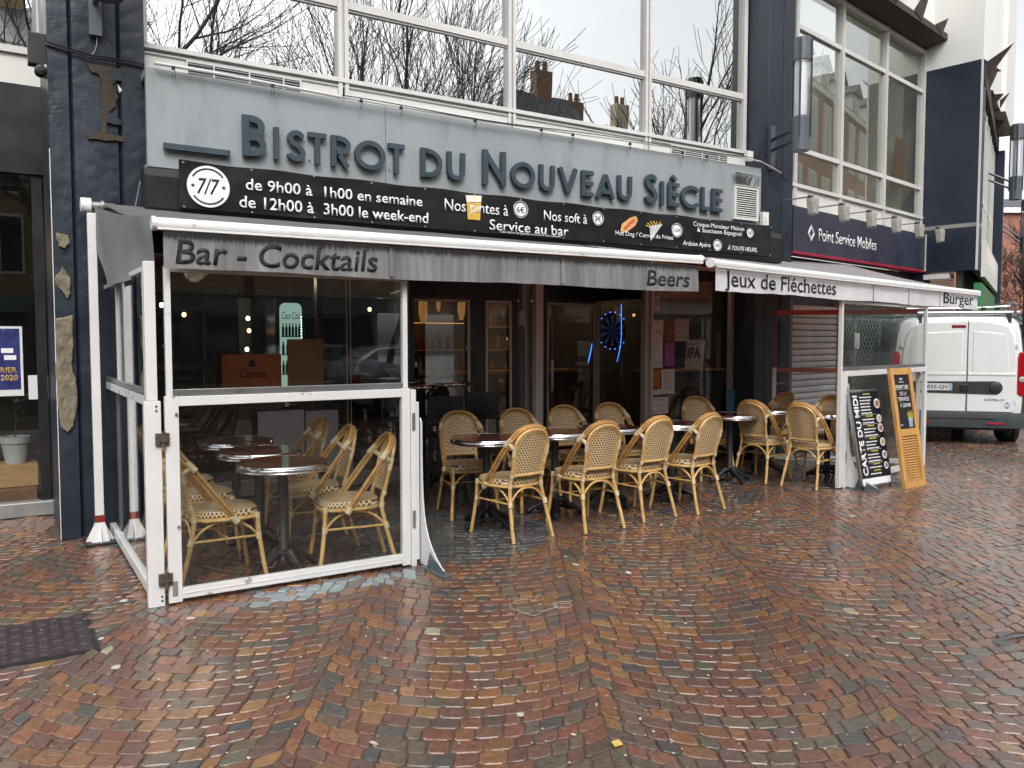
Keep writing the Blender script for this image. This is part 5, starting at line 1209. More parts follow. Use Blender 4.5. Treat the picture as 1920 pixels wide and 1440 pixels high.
# tube lamps on brackets
LENS = glass('ribbed_lens', (.9, .92, .94), base=.2, rough=.2); TUBE = pm('lamp_reflector', (.85, .86, .88), .5, var=.12, scale=3)
def tube_lamp(label, c, wall, wn_, hgt=1.4, r=.105, partial=False):
    t = thing('wall_lamp', label, 'lamp', tuple(c), group='tube lamps on wall brackets'); z0 = 0
    def oc(r_, a, b_): return MB().lathe([(r_, a), (r_, b_)], 12)
    oc(r, 0, hgt * .30).lathe([(r * 1.0, hgt * .30), (r * .9, hgt * .31)], 12).build('lower_body', GREYM, t, bevel=.004)
    oc(r, hgt * .80, hgt).build('cap', GREYM, t, bevel=.004)
    MB().lathe([(r * .86, hgt * .312), (r * .86, hgt * .798)], 20).build('lens', LENS, t, smooth=True)
    MB().lathe([(r * .6, hgt * .315), (r * .6, hgt * .79)], 12).build('tube', TUBE, t, smooth=True)
    m = MB()
    for a in range(4):
        x, y = (r + .004) * math.cos(a * math.pi / 2 + .5), (r + .004) * math.sin(a * math.pi / 2 + .5); m.box(x - .009, x + .009, y - .009, y + .009, hgt * .12, hgt * .985)
    m.build('rods', pm('dark_grey_rod', (.05, .055, .065), .4), t)
    wv = Vector(wall) - Vector(c); wn = Vector(wn_)
    MB().tube([Vector((0, 0, .30)) , wv + Z * (.22)], .022, 8).tube([Vector((0, 0, .17)), wv + Z * .09], .022, 8).build('arms', pm('dark_grey_rod', (.05, .055, .065), .4), t)
    d = wn.cross(Z); MB().hexa([wv + d * a + wn * b_ + Z * q for q in (-.15, .40) for a, b_ in ((-.045, 0), (.045, 0), (.045, .04), (-.045, .04))]).build('wall_plate', GREYM, t)
    return t
tube_lamp('large grey tube lamp on a bracket beside the navy pillar by the phone shop', (8.18, 6.47, 3.81), (8.43, 7.13, 3.88), (0, -1, 0), 1.32)
tube_lamp('tube lamp overhanging the top of the wide navy pillar', (.72, 6.55, 3.99), (.70, 7.12, 4.04), (0, -1, 0), 1.4, .115)
wpnt = PB(2.75, 0, 4.55); tube_lamp('tube lamp against the white sky at the receding front, the first of two', tuple(wpnt - NB * .50 - Z * .35 + DB * .05), tuple(wpnt), tuple(-NB), 1.4)
wpnt = PB(10.5, 0, 4.5); tube_lamp('small tube lamp beyond the white building corner', tuple(wpnt - NB * .60 - Z * .6), tuple(wpnt), tuple(-NB), 1.4)

# ------------------------------------------------------------------ menu board and blackboard shutter
MBk = pm('menu_black', (.010, .011, .018), .4, var=.05); 
P0 = Vector((7.47, 5.06, .03)); dmn = Vector((1, .02, 0)).normalized(); lean = Vector((-.02, .17, .93)).normalized(); nm = dmn.cross(lean).normalized()
mn = thing('menu_board', 'tall leaning menu board with white lunch lettering in a grey rounded frame', 'menu board', tuple(P0))
MW, MH = .54, 1.02
def brd(p, name, mat, t, P, d, l, n, th, off=0.0, **k): return wp(MB().prism([P + d * a + l * b_ + n * off for a, b_ in p], n * th), name, mat, t, **k)
def rrect(x0, x1, y0, y1, r, n=5):
    out = []
    for cx, cy, a0 in ((x1 - r, y0 + r, -90), (x1 - r, y1 - r, 0), (x0 + r, y1 - r, 90), (x0 + r, y0 + r, 180)):
        out += [(cx + r * math.cos(math.radians(a0 + 90 * i / n)), cy + r * math.sin(math.radians(a0 + 90 * i / n))) for i in range(n + 1)]
    return out
brd(rrect(0, MW, 0, MH, .05), 'frame', ALU, mn, P0, dmn, lean, nm, .03, -.03)
brd(rrect(.02, MW - .02, .02, .10, .02), 'white_lower_edge', PRINT_W, mn, P0, dmn, lean, nm, .002, .0)
brd([(.022, .09), (MW - .022, .09), (MW - .022, MH - .03), (.022, MH - .03)], 'printed_face', MBk, mn, P0, dmn, lean, nm, .0035, .0005)
brd([(.03, MH - .022), (MW - .03, MH - .022), (MW - .03, MH - .008), (.03, MH - .008)], 'clip_rail', ALU, mn, P0, dmn, lean, nm, .01, .0)
text('CARTE DU MIDI', P0 + dmn * .135 + lean * .115 + nm * .0045, lean, -dmn, .84, .085, PRINT_W, mn, wparent=True, depth=.001, bold=.035)
YEL = pm('yellow_print', (.5, .42, .05), .5)
m = MB(); my = MB(); rr_ = random.Random(5)
zz_ = MH - .06; heads = {0, 7, 10, 14, 18, 22, 24}
def row(mm, a, b_, z, hgt=.011):
    x = a
    while x < b_:
        w = rr_.uniform(.012, .035); mm.prism([P0 + dmn * x + lean * z + nm * .004, P0 + dmn * min(b_, x + w) + lean * z + nm * .004, P0 + dmn * min(b_, x + w) + lean * (z + hgt) + nm * .004, P0 + dmn * x + lean * (z + hgt) + nm * .004], nm * .0008); x += w + .006
for i in range(26):
    z = zz_ - i * .0335
    if i in heads: row(my, .24, .36, z, .013)
    else: row(m, .17, rr_.uniform(.33, .40), z, .012)
    if i in (6, 9, 13, 17, 21): m.prism([P0 + dmn * a + lean * (z - .012 + c) + nm * .004 for a, c in ((.16, 0), (.42, 0), (.42, .003), (.16, .003))], nm * .0008)
wp(m, 'menu_line', PRINT_W, mn)['kind'] = 'stuff'; wp(my, 'menu_heading', YEL, mn)['kind'] = 'stuff'
FOODC = [(.35, .18, .10), (.45, .42, .30), (.35, .12, .08), (.40, .33, .12), (.25, .24, .22), (.22, .2, .2)]
for i, (z, r_) in enumerate(((.86, .052), (.70, .044), (.60, .046), (.45, .045), (.315, .044), (.20, .038))):
    c = P0 + dmn * (MW - .075) + lean * z + nm * .0045
    wp(MB().prism(disc(c, r_, dmn, lean, 20), nm * .001), 'plate_photo', PRINT_W, mn); wp(MB().prism(disc(c + nm * .0011, r_ * .68, dmn, lean, 14), nm * .001), 'food_photo', pm('food_%d' % i, FOODC[i], .5, var=.5, scale=60), mn)
m = MB()
for a in (.06, MW - .05): m.tube([P0 + dmn * a + lean * .8 - nm * .03, Vector((P0.x + a, P0.y + .42 if a < .2 else P0.y + .38, 0.01))], .009, 6)
for a in (.03, MW - .03): m.tube([P0 + dmn * a + lean * .03 - nm * .015, P0 + dmn * a + Z * -.028 - nm * .01], .008, 6)
wp(m, 'stand_legs', BLACK, mn)
P0 = Vector((7.95, 4.89, .0)); dmn = Vector((1, .05, 0)).normalized(); lean = Vector((-.03, .19, 1.24)).normalized(); nm = dmn.cross(lean).normalized()
sb = thing('blackboard_shutter', 'tall pine louvred shutter with a chalked blackboard leaning on the glass screen', 'blackboard', tuple(P0))
SW, SH = .42, 1.27; e = .06
for p in ([(0, 0), (e, 0), (e, SH), (0, SH)], [(SW - e, 0), (SW, 0), (SW, SH), (SW - e, SH)]): brd(p, 'stile', WOODL, sb, P0, dmn, lean, nm, .035, -.035)
for a, c in ((0, .07), (.545, .62), (SH - .07, SH)): brd([(e, a), (SW - e, a), (SW - e, c), (e, c)], 'rail', WOODL, sb, P0, dmn, lean, nm, .033, -.034)
brd([(e, .62), (SW - e, .62), (SW - e, SH - .07), (e, SH - .07)], 'blackboard', MBk, sb, P0, dmn, lean, nm, .008, -.02)
brd([(e, .07), (SW - e, .07), (SW - e, .545), (e, .545)], 'louvre_back', pm('pine_back_panel', (.22, .11, .035), .5), sb, P0, dmn, lean, nm, .004, -.034)
for i in range(17):
    z = .075 + i * .0276
    wp(MB().hexa([P0 + dmn * a + lean * b_ + nm * c for b_, c in ((z, -.004), (z + .022, -.026)) for a, c2 in ((e + .001, 0), (SW - e - .001, 0), (SW - e - .001, 1), (e + .001, 1)) for c in [c + (-.005 if c2 else 0)]]), 'slat', WOODL, sb)
CH = pm('chalk', (.62, .62, .60), .8, var=.2, scale=60)
def ch(body, x0, x1, z, hgt): text(body, P0 + dmn * x0 + lean * z + nm * -.0115, dmn, lean, x1 - x0, hgt, CH, sb, wparent=True, depth=.001, bold=.012)
ch('FERMETURE', .085, .335, 1.035, .052); ch('DE LA', .15, .28, .975, .040); ch('TERRASSE', .095, .32, .915, .044); ch('À 22H00', .13, .335, .85, .050)
ch('Corona', .16, .25, 1.112, .022); wp(MB().prism([P0 + dmn * a + lean * b_ + nm * -.0115 for a, b_ in ((.185, 1.145), (.225, 1.145), (.235, 1.165), (.205, 1.158), (.175, 1.165))], nm * .001), 'crown_emblem', CH, sb)
ch('2020', .09, .135, .655, .018)
CUP = pm('chalk_blue', (.28, .34, .42), .8, var=.4, scale=40)
wp(MB().prism([P0 + dmn * a + lean * b_ + nm * -.0115 for a, b_ in ((.265, .635), (.325, .635), (.338, .74), (.248, .74))], nm * .001), 'cup_drawing', CUP, sb)
m = MB()
for i in range(7): x = .25 + i * .0145; m.prism([P0 + dmn * a + lean * b_ + nm * -.0102 for a, b_ in ((x, .73), (x + .009, .73), (x + .006 + (i - 3) * .003, .785 + .012 * (i % 3)), (x - .003 + (i - 3) * .003, .785 + .012 * (i % 3)))], nm * .001)
wp(m, 'chips_drawing', YEL, sb)

# ------------------------------------------------------------------ rattan chairs
def weave_mat(name, seat):
    m = bpy.data.materials.new(name); m.use_nodes = True; nt = m.node_tree; n = nt.nodes; l = nt.links; b = n['Principled BSDF']; b.inputs['Roughness'].default_value = .38
    tc = n.new('ShaderNodeTexCoord'); sp = n.new('ShaderNodeSeparateXYZ'); l.new(tc.outputs['Object'], sp.inputs[0])
    def M(op, a, b_=None, c=None):
        q = n.new('ShaderNodeMath'); q.operation = op
        for i, v in enumerate((a, b_, c)):
            if v is None: continue
            if isinstance(v, (int, float)): q.inputs[i].default_value = v
            else: l.new(v, q.inputs[i])
        return q.outputs[0]
    if seat:
        ang = M('ADD', M('MULTIPLY', sp.outputs['X'], 36.0), M('MULTIPLY', sp.outputs['Y'], 36.0))
        u = M('FRACT', ang); fac0 = M('LESS_THAN', u, .38)
        # edge of the seat: staggered dots
        r1 = M('MULTIPLY', sp.outputs['Z'], 56.0); fl_ = M('FLOOR', r1)
        xx = M('ADD', M('MULTIPLY', M('ADD', sp.outputs['X'], sp.outputs['Y']), 32.0), M('MULTIPLY', fl_, .5))
        d = M('MULTIPLY', M('LESS_THAN', M('ABSOLUTE', M('SUBTRACT', M('FRACT', xx), .5)), .25), M('LESS_THAN', M('ABSOLUTE', M('SUBTRACT', M('FRACT', r1), .5)), .34))
        top = M('GREATER_THAN', sp.outputs['Z'], .4605)
        fac = M('ADD', M('MULTIPLY', top, fac0), M('MULTIPLY', M('SUBTRACT', 1.0, top), d))
    else:
        r1 = M('MULTIPLY', sp.outputs['Z'], 52.0); fl_ = M('FLOOR', r1)
        xx = M('ADD', M('MULTIPLY', sp.outputs['X'], 38.0), M('MULTIPLY', fl_, .5))
        fac = M('MULTIPLY', M('LESS_THAN', M('ABSOLUTE', M('SUBTRACT', M('FRACT', xx), .5)), .27), M('LESS_THAN', M('ABSOLUTE', M('SUBTRACT', M('FRACT', r1), .5)), .32))
    mx = n.new('ShaderNodeMix'); mx.data_type = 'RGBA'; l.new(fac, mx.inputs['Factor']); mx.inputs['A'].default_value = (.66, .49, .28, 1); mx.inputs['B'].default_value = (.035, .012, .008, 1)
    l.new(mx.outputs['Result'], b.inputs['Base Color'])
    bp = n.new('ShaderNodeBump'); bp.inputs['Strength'].default_value = .4; bp.inputs['Distance'].default_value = .002; l.new(fac, bp.inputs['Height']); bp.invert = True; l.new(bp.outputs[0], b.inputs['Normal'])
    return m
WEB = weave_mat('woven_back', False); WES = weave_mat('woven_seat', True)
def mkchair():
    t = thing('rattan_chair', 'x', 'chair'); t['group'] = 'rattan bistro chairs'
    # seat pad
    m = MB(); k = 32
    def ss(a):
        c, s = math.cos(a), math.sin(a); p = 3.4; r = (abs(c) ** p + abs(s) ** p) ** (-1 / p); y = r * s * .205 + .01; return (r * c * (.205 + .06 * (y) ), y)
    rings = [(.96, .425), (1.0, .43), (1.0, .456), (.97, .466), (.8, .469), (.4, .466), (.02, .464)]
    for q, z in rings: m.v += [(ss(2 * math.pi * i / k)[0] * q, ss(2 * math.pi * i / k)[1] * q, z) for i in range(k)]
    for r_ in range(len(rings) - 1):
        for i in range(k): m.f.append((r_ * k + i, r_ * k + (i + 1) % k, (r_ + 1) * k + (i + 1) % k, (r_ + 1) * k + i))
    m.f.append(tuple((len(rings) - 1) * k + i for i in range(k))); m.f.append(tuple(reversed(range(k))))
    m.build('seat', WES, t, smooth=True)
    # ring under the seat
    MB().tube([Vector((ss(2 * math.pi * i / 20)[0] * 1.0, ss(2 * math.pi * i / 20)[1] * 1.0, .412)) for i in range(20)], .013, 7, closed=True).build('seat_frame', RATTAN, t, smooth=True)
    # legs
    for s in (-1, 1):
        MB().tube([(s * .185, .185, .43), (s * .190, .195, .28), (s * .205, .215, .12), (s * .215, .235, 0)], .0145, 8).build('leg', RATTAN, t, smooth=True)
    for s in (-1, 1):
        MB().tube([(s * .150, -.245, .60), (s * .150, -.205, .47), (s * .158, -.200, .40), (s * .172, -.225, .27), (s * .188, -.265, .12), (s * .197, -.30, 0)], .0145, 8).build('leg', RATTAN, t, smooth=True)
    # back: plane through the uprights, arched
    def bk(x, z): return Vector((x, -.205 - (z - .47) * .24 - .02 * (1 - (x / .2) ** 2) * 0 - .025 * (1 - abs(x) / .2), z))
    arch = [(.150, .50), (.155, .60), (.163, .68), (.163, .73)] + [(.163 * math.cos(a), .73 + .135 * math.sin(a)) for a in [math.pi * i / 12 for i in range(1, 12)]] + [(-.163, .73), (-.163, .68), (-.155, .60), (-.150, .50)]
    ft = [bk(x, z) for x, z in arch]
    MB().tube(ft, .0135, 7).tube([bk(-.15, .505), bk(0, .505), bk(.15, .505)], .0125, 7).build('back_frame', RATTAN, t, smooth=True)
    MB().tube([p + Vector((0, -.0, 0)) for p in [bk(x * .86, .73 + (z - .73) * .86 if z > .73 else z) for x, z in arch]], .009, 6).build('inner_arch', RATTAN, t, smooth=True)
    def fb(u, v):
        x = (u * 2 - 1); z = .512 + (.86 - .512) * v
        wmax = .152 + (z - .5) * .05 if z < .73 else .160 * math.sqrt(max(0.0, 1 - ((z - .73) / .135) ** 2))
        return bk(x * wmax * .96, z) + Vector((0, -.002, 0))
    m = MB().grid(fb, 10, 18); m2 = MB().grid(lambda u, v: fb(u, v) + Vector((0, .007, 0)), 10, 18); o_ = len(m.v); m.v += m2.v; m.f += [tuple(i + o_ for i in f) for f in m2.f]
    m.build('backrest', WEB, t, smooth=True)
    # outer hoops from the seat sides over the top
    hp = []
    for i in range(25):
        a = math.pi * i / 24; x = .215 * math.cos(a); zz = math.sin(a)
        z = .405 + .485 * (zz ** .72 if zz > 0 else 0); hp.append((x, z))
    hp = [(.222, .40), (.221, .47), (.217, .55), (.211, .63), (.203, .70), (.190, .765), (.165, .82), (.125, .862), (.065, .887), (0, .894)]; hp = hp + [(-x, z) for x, z in hp[-2::-1]]
    def hy(z): return .055 - (z - .40) * .735 if z < .80 else -.239 - (z - .80) * .55
    MB().tube([Vector((x, hy(z), z)) for x, z in hp], .0125, 7).tube([Vector((x * .93, hy(z) - .020, z - .008)) for x, z in hp], .0115, 7).build('back_hoop', RATTAN_D, t, smooth=True)
    # arched braces and stretchers
    m = MB()
    def br(a, b_, top):
        a = Vector(a); b_ = Vector(b_); pts = []
        for i in range(9):
            q = i / 8; p = a.lerp(b_, q); p.z = a.z + (top - a.z) * (1 - abs(2 * q - 1) ** 2.6); pts.append(p)
        m.tube(pts, .0085, 6)
    zl = .285
    br((.186, .190, zl), (-.186, .190, zl), .40); br((.168, -.218, zl), (-.168, -.218, zl), .40); br((.186, .190, zl), (.168, -.218, zl), .395); br((-.186, .190, zl), (-.168, -.218, zl), .395)
    m.build('brace', RATTAN, t, smooth=True)
    MB().tube([(.19, .19, zl), (.172, -.22, zl)], .008, 6).tube([(-.19, .19, zl), (-.172, -.22, zl)], .008, 6).tube([(.18, 0, zl), (-.18, 0, zl)], .008, 6).build('stretcher', RATTAN, t, smooth=True)
    # bindings
    def bd(p, q, r): MB().tube([p, q], r, 8).build('binding', BINDING, t, smooth=True)
    for s in (-1, 1):
        bd((s * .189, .193, .265), (s * .187, .190, .305), .019); bd((s * .176, -.232, .262), (s * .171, -.222, .302), .019); bd((s * .186, .186, .40), (s * .185, .185, .435), .018); bd((s * .155, -.200, .405), (s * .151, -.205, .44), .018)
        p = Vector((s * .196, hy(.735), .735)); q = Vector((s * .172, hy(.80), .79)); bd(p, q, .0215)
        bd(bk(s * .163, .655), bk(s * .163, .735), .0165); bd(p.lerp(q, .5), bk(s * .163, .71), .016)
        bd((s * .221, .05, .392), (s * .221, .02, .432), .023); bd(bk(s * .150, .487), bk(s * .150, .515), .018)
    return t
ch0 = mkchair(); KIDS[ch0.name] = list(ch0.children)
CH_ = [ # back-top x, y, facing angle (0 faces +y), label
 (3.46, 5.16, 6, 'first front row chair, back to the square, beside the corner booth'),
 (4.12, 5.10, -1, 'second front row chair, back to the square'),
 (4.79, 5.18, 4, 'third front row chair, back to the square'),
 (5.40, 5.17, 8, 'fourth front row chair, back to the square, at the end toward the phone shop'),
 (3.56, 6.56, 168, 'chair facing the square at the first round table, beside the dark doorway'),
 (4.16, 6.53, 176, 'second chair facing the square, before the steel post'),
 (4.76, 6.58, 174, 'third chair facing the square, before the second glass door'),
 (5.36, 6.60, 172, 'fourth chair facing the square, before the dartboard glass'),
 (6.81, 6.80, 165, 'chair facing the square before the window with the notices'),
 (6.90, 6.05, -78, 'chair turned sideways, farther from the camera side post of the menu board booth'),
 (7.05, 5.52, -80, 'chair turned sideways, tucked beside the white post of the menu board booth'),
 (8.28, 6.68, 84, 'reddish lit chair at the back of the menu board booth by the navy pillar'),
 (8.40, 6.10, 86, 'reddish lit chair in the menu board booth behind the white post'),
 (8.38, 5.64, 84, 'chair inside the menu board booth half hidden by the menu board'),
 (2.31, 5.27, 80, 'chair inside the corner booth facing the pillar, beside the front glass'),
 (2.27, 5.91, 82, 'chair inside the corner booth facing the pillar, second from the front glass'),
 (2.30, 6.64, 84, 'chair inside the corner booth facing the pillar, third from the front glass'),
 (.90, 5.45, -88, 'chair inside the corner booth directly behind the hinged corner post'),
 (.90, 6.10, -90, 'chair inside the corner booth along its side glass, second from the front'),
 (.90, 6.72, -90, 'chair inside the corner booth along its side glass, third from the front')]
for i, (x, y, a, lb) in enumerate(CH_):
    rz = math.radians(a); off = Vector((math.sin(rz) * -1, math.cos(rz), 0)) * .295
    p = Vector((x, y, 0)) + off; p.z = .003
    if i == 0: ch0.location = p; ch0.rotation_euler = (0, 0, rz); ch0['label'] = 'rattan chair: ' + lb if False else lb
    else: dup(ch0, p, rz, lb)

# ------------------------------------------------------------------ round tables
TOPR = pm('dark_red_laminate', (.085, .022, .018), .14, var=.4, scale=6, coat=.5)
TOPM = pm('patterned_laminate', (.12, .05, .03), .14, var=.4, scale=4, coat=.5, col2=(.16, .22, .2), c2=.6, c2w=.06, c2scale=3)
def mktable(name, r, hgt, top):
    t = thing(name, 'x', 'table')
    MB().lathe([(r * .985, hgt - .008), (r * .985, hgt), (r * .97, hgt + .001)], 40).build('tabletop', top, t)
    MB().lathe([(r * .96, hgt - .045), (r, hgt - .043), (r + .003, hgt - .038), (r - .001, hgt - .033), (r + .003, hgt - .027), (r + .003, hgt - .016), (r - .001, hgt - .011), (r + .002, hgt - .005), (r - .002, hgt + .002), (r * .986, hgt + .002), (r * .986, hgt - .01), (r * .96, hgt - .012)], 40).build('rim', CHROME, t, smooth=True)
    MB().lathe([(.05, .07), (.05, .09), (.034, .11), (.034, hgt - .08), (.09, hgt - .05), (.09, hgt - .046)], 14).build('column', IRON, t, smooth=True)
    for a in range(4):
        c, s = math.cos(a * math.pi / 2 + .3), math.sin(a * math.pi / 2 + .3)
        MB().tube([(c * .02, s * .02, .13), (c * .07, s * .07, .135), (c * .13, s * .13, .085), (c * .19, s * .19, .06), (c * .235, s * .235, .03), (c * .25, s * .25, .012)], [.03, .034, .026, .022, .03, .014], 8).tube([(c * .06, s * .06, .08), (c * .11 - s * .03, s * .11 + c * .03, .05), (c * .16, s * .16, .05)], [.02, .014, .012], 6).build('foot', IRON, t, smooth=True)
    t['group'] = 'round bistro tables'
    return t
tb0 = mktable('round_table', .30, .74, TOPM); KIDS[tb0.name] = list(tb0.children)
TB_ = [(1.58, 5.36, 'round table behind the front glass inside the corner booth'), (1.60, 6.02, 'second round table from the front glass inside the corner booth'), (1.60, 6.72, 'third round table from the front glass inside the corner booth')]
for i, (x, y, lb) in enumerate(TB_):
    if i == 0: tb0.location = (x, y, 0); tb0['label'] = lb
    else: dup(tb0, (x, y, 0), i * .5, lb)
tb1 = mktable('round_table', .30, .74, TOPR); KIDS[tb1.name] = list(tb1.children)
for i, (x, y, lb) in enumerate([(3.42, 5.80, 'dark red round table behind the first front row chair'), (4.16, 5.86, 'dark red round table between the first and second front row chairs'), (4.80, 5.90, 'dark round table behind the second front row chair'), (5.55, 5.85, 'round table behind the third and fourth front row chairs'), (7.62, 6.42, 'round table with grey top between the sideways and the reddish chairs'), (7.78, 5.72, 'round table just behind the white post of the menu board booth'), (6.75, 6.20, 'round table below the window with the notices')]):
    if i == 0: tb1.location = (x, y, 0); tb1['label'] = lb
    else: dup(tb1, (x, y, 0), i * .7, lb)
ht = mktable('high_table', .34, 1.11, TOPR); KIDS[ht.name] = list(ht.children); ht.location = (3.42, 7.45, 0); ht['label'] = 'high round table before the bottle shelf door, partly behind the booth glass'; ht['group'] = 'high tables by the door'
dup(ht, (3.98, 7.75, 0), .4, 'high round table fully clear of the booth glass, before the bottle shelf door')
STO = pm('black_stool', (.012, .012, .013), .4)
so = thing('bar_stool', 'x', 'stool', group='black high stools')
for a, b_ in ((-1, -1), (1, -1), (-1, 1), (1, 1)): MB().beam((a * .2, b_ * .2, 0), (a * .14, b_ * .14, .74), .028, .028, up=(0, 1, 0)).build('leg', STO, so)
MB().box(-.18, .18, -.18, .18, .74, .78).build('seat', STO, so, bevel=.01); MB().box(-.17, .17, .16, .18, .80, 1.02).box(-.16, -.13, .16, .18, .78, .8).box(.13, .16, .16, .18, .78, .8).build('backrest', STO, so); MB().box(-.17, .17, -.19, -.17, .28, .31).box(-.17, .17, .17, .19, .28, .31).build('foot_rail', STO, so)
KIDS[so.name] = list(so.children); so.location = (3.62, 7.0, 0); so.rotation_euler.z = 2.9; so['label'] = 'black high stool in the dark in front of the two high tables'
dup(so, (4.30, 7.3, 0), 2.4, 'black high stool beside the bottle shelf door')
# low planter screens seen as teal and dark boxes beside the door are menus on an easel
ez_ = thing('menu_easel', 'black easel with teal menu cards beside the bottle shelf door', 'easel', (3.75, 8.2, 0))
MB().beam((-.25, 0, 0), (-.2, .05, 1.25), .03, .03).beam((.25, 0, 0), (.2, .05, 1.25), .03, .03).box(-.22, .22, .0, .03, .55, .58).build('frame', BLACK, ez_)
for x, z, mt in ((-.1, .62, pm('teal_card', (.02, .11, .10), .5)), (.1, .62, pm('pink_card', (.25, .09, .09), .5)), (-.08, .95, pm('teal_card', (.02, .11, .10), .5))): MB().box(x - .08, x + .08, .005, .015, z, z + .24).build('card', mt, ez_)

# ------------------------------------------------------------------ white van
VANW = pm('van_white_paint', (.68, .70, .70), .22, var=.03, coat=.5); VBL = pm('van_black_plastic', (.02, .022, .024), .5, var=.15); TLR = pm('tail_light_red', (.35, .008, .012), .12, var=.1, coat=.8, emit=(.5, .01, .01), es=.0)
TYRE = pm('tyre', (.012, .012, .012), .8); RIMM = pm('wheel_rim', (.35, .35, .36), .35, metal=.6); SEAM = pm('panel_gap', (.04, .04, .04), .7)
def body_loft(stations, prof, mat, t, name='body', half=True):
    """stations: (y, width scale, list of z values); prof gives (x fraction) per z"""
    m = MB()
    for y, pts in stations:
        ring = [(x, y, z) for x, z in pts] + [(-x, y, z) for x, z in reversed(pts)]
        m.v += ring
    n = len(stations[0][1]) * 2
    for i in range(len(stations) - 1):
        for j in range(n): m.f.append((i * n + j, i * n + (j + 1) % n, (i + 1) * n + (j + 1) % n, (i + 1) * n + j))
    m.f.append(tuple(range(n))); m.f.append(tuple((len(stations) - 1) * n + j for j in reversed(range(n))))
    return m.build(name, mat, t, smooth=True)
hd = math.atan2(1.28, 1.085)
def mkvan():
    t = thing('parked_van', 'white panel van seen from behind, parked beyond the menu board booth', 'van', (12.10, 6.67, 0), rz=math.radians(-49.0)); t.scale = (1, 1, 1.035)
    def pr_(top, w, b=.36, sh=0):
        return [(w * .90, b), (w * .985, b + .10), (w, b + .30), (w * .995, 1.05), (w * .965, 1.30), (w * .925, top - .24), (w * .885, top - .11), (w * .82, top - .045), (w * .68, top - .012), (0.001, top)]
    st = [(0.0, pr_(1.80, .83)), (.03, pr_(1.835, .885)), (.10, pr_(1.85, .912)), (.4, pr_(1.86, .916)), (2.2, pr_(1.86, .916)), (2.9, pr_(1.80, .915)), (3.2, pr_(1.62, .91)), (3.55, [(p[0], min(p[1], 1.15 if p[1] > 1.15 else p[1])) for p in pr_(1.5, .90)]), (3.95, [(p[0] * .97, min(p[1], 1.02)) for p in pr_(1.5, .90)]), (4.2, [(p[0] * .86, min(p[1], .92)) for p in pr_(1.5, .90)]), (4.28, [(p[0] * .76, min(p[1], .8)) for p in pr_(1.5, .90)])]
    body_loft(st, [0] * 10, VANW, t)
    XD = .12
    # rear doors: two slabs, outlined, with a pressed panel
    def doorpoly(s, x0, grow=0):
        o = []; xm = .745
        pts = [(x0 + s * XD, .47), (xm - .02, .47), (xm + .02, .52), (xm + .035, .9), (xm + .015, 1.30), (xm - .03, 1.56), (xm - .09, 1.68), (xm - .2, 1.735), (xm - .4, 1.765), (x0 + s * XD, 1.775)]
        return [(s * x, z) for x, z in pts]
    for s in (-1, 1):
        dp = doorpoly(s, .004)
        d = MB().prism([(x, -.022, z) for x, z in dp], (0, .03, 0)).build('rear_door', VANW, t, smooth=True, bevel=.012)
        x0_ = .07 + s * XD; pn = [(s * x, z) for x, z in ((x0_, 1.03), (.66, 1.03), (.665, 1.10), (.64, 1.50), (.60, 1.575), (.52, 1.60), (x0_, 1.63))]
        q = MB().prism([(x, -.030, z) for x, z in pn], (0, .012, 0)).build('pressed_panel', VANW, d, bevel=.010)
        q = MB().box(min(s * (.012 + s * XD), s * .76), max(s * (.012 + s * XD), s * .76), -.031, -.020, .995, 1.035).build('crease', VANW, d, bevel=.012)
    MB().box(XD - .003, XD + .003, -.0235, -.010, .48, 1.77).build('door_gap', SEAM, t)
    # black handle strip with plate recess and round spare lock
    MB().prism([(-.62, -.034, .745), (.50, -.034, .725)] + [(.50 + .095 * math.sin(a), -.034, .82 - .095 * math.cos(a)) for a in [math.pi * i / 10 for i in range(1, 10)]] + [(.50, -.034, .915), (-.62, -.034, .90)], (0, .013, 0)).build('handle_strip', VBL, t, bevel=.006)
    MB().lathe([(.075, -.046), (.085, -.040), (.09, -.033)], 24, (.50, 0, .82), 'y').build('lock_dome', VBL, t, smooth=True)
    MB().box(XD - .09, XD + .02, -.05, -.034, .775, .87).build('door_handle', BLACK, t, bevel=.006)
    MB().box(-.52, -.075, -.040, -.0345, .775, .875).build('number_plate', pm('plate_white', (.55, .56, .56), .4), t); MB().box(-.113, -.076, -.0412, -.0402, .777, .873).build('plate_band', pm('plate_blue', (.25, .38, .5), .4), t)
    text('835-QV', Vector((-.42, -.0408, .792)), X, Z, .30, .062, PRINT_K, t, depth=.0008, bold=.012, shear=.15)
    text('DOBLO', Vector((.36, -.0235, .635)), X, Z, .26, .032, pm('chrome_letters', (.22, .22, .23), .3), t, depth=.004, bold=.01)
    MB().prism([(.66, -.0245, .45 + .07), (.71, -.0245, .57), (.66, -.0245, .62), (.61, -.0245, .57)], (0, .002, 0)).build('gas_sticker', pm('blue_sticker2', (.03, .06, .25), .5), t)
    MB().box(.615, .705, -.0262, -.0247, .562, .578).box(.635, .685, -.0262, -.0247, .545, .553).box(.635, .685, -.0262, -.0247, .587, .595).build('sticker_print', PRINT_W, t)
    MB().box(XD - .22, XD - .03, -.028, -.02, 1.675, 1.72).build('brake_light', pm('dim_red', (.22, .02, .04), .25), t, bevel=.006)
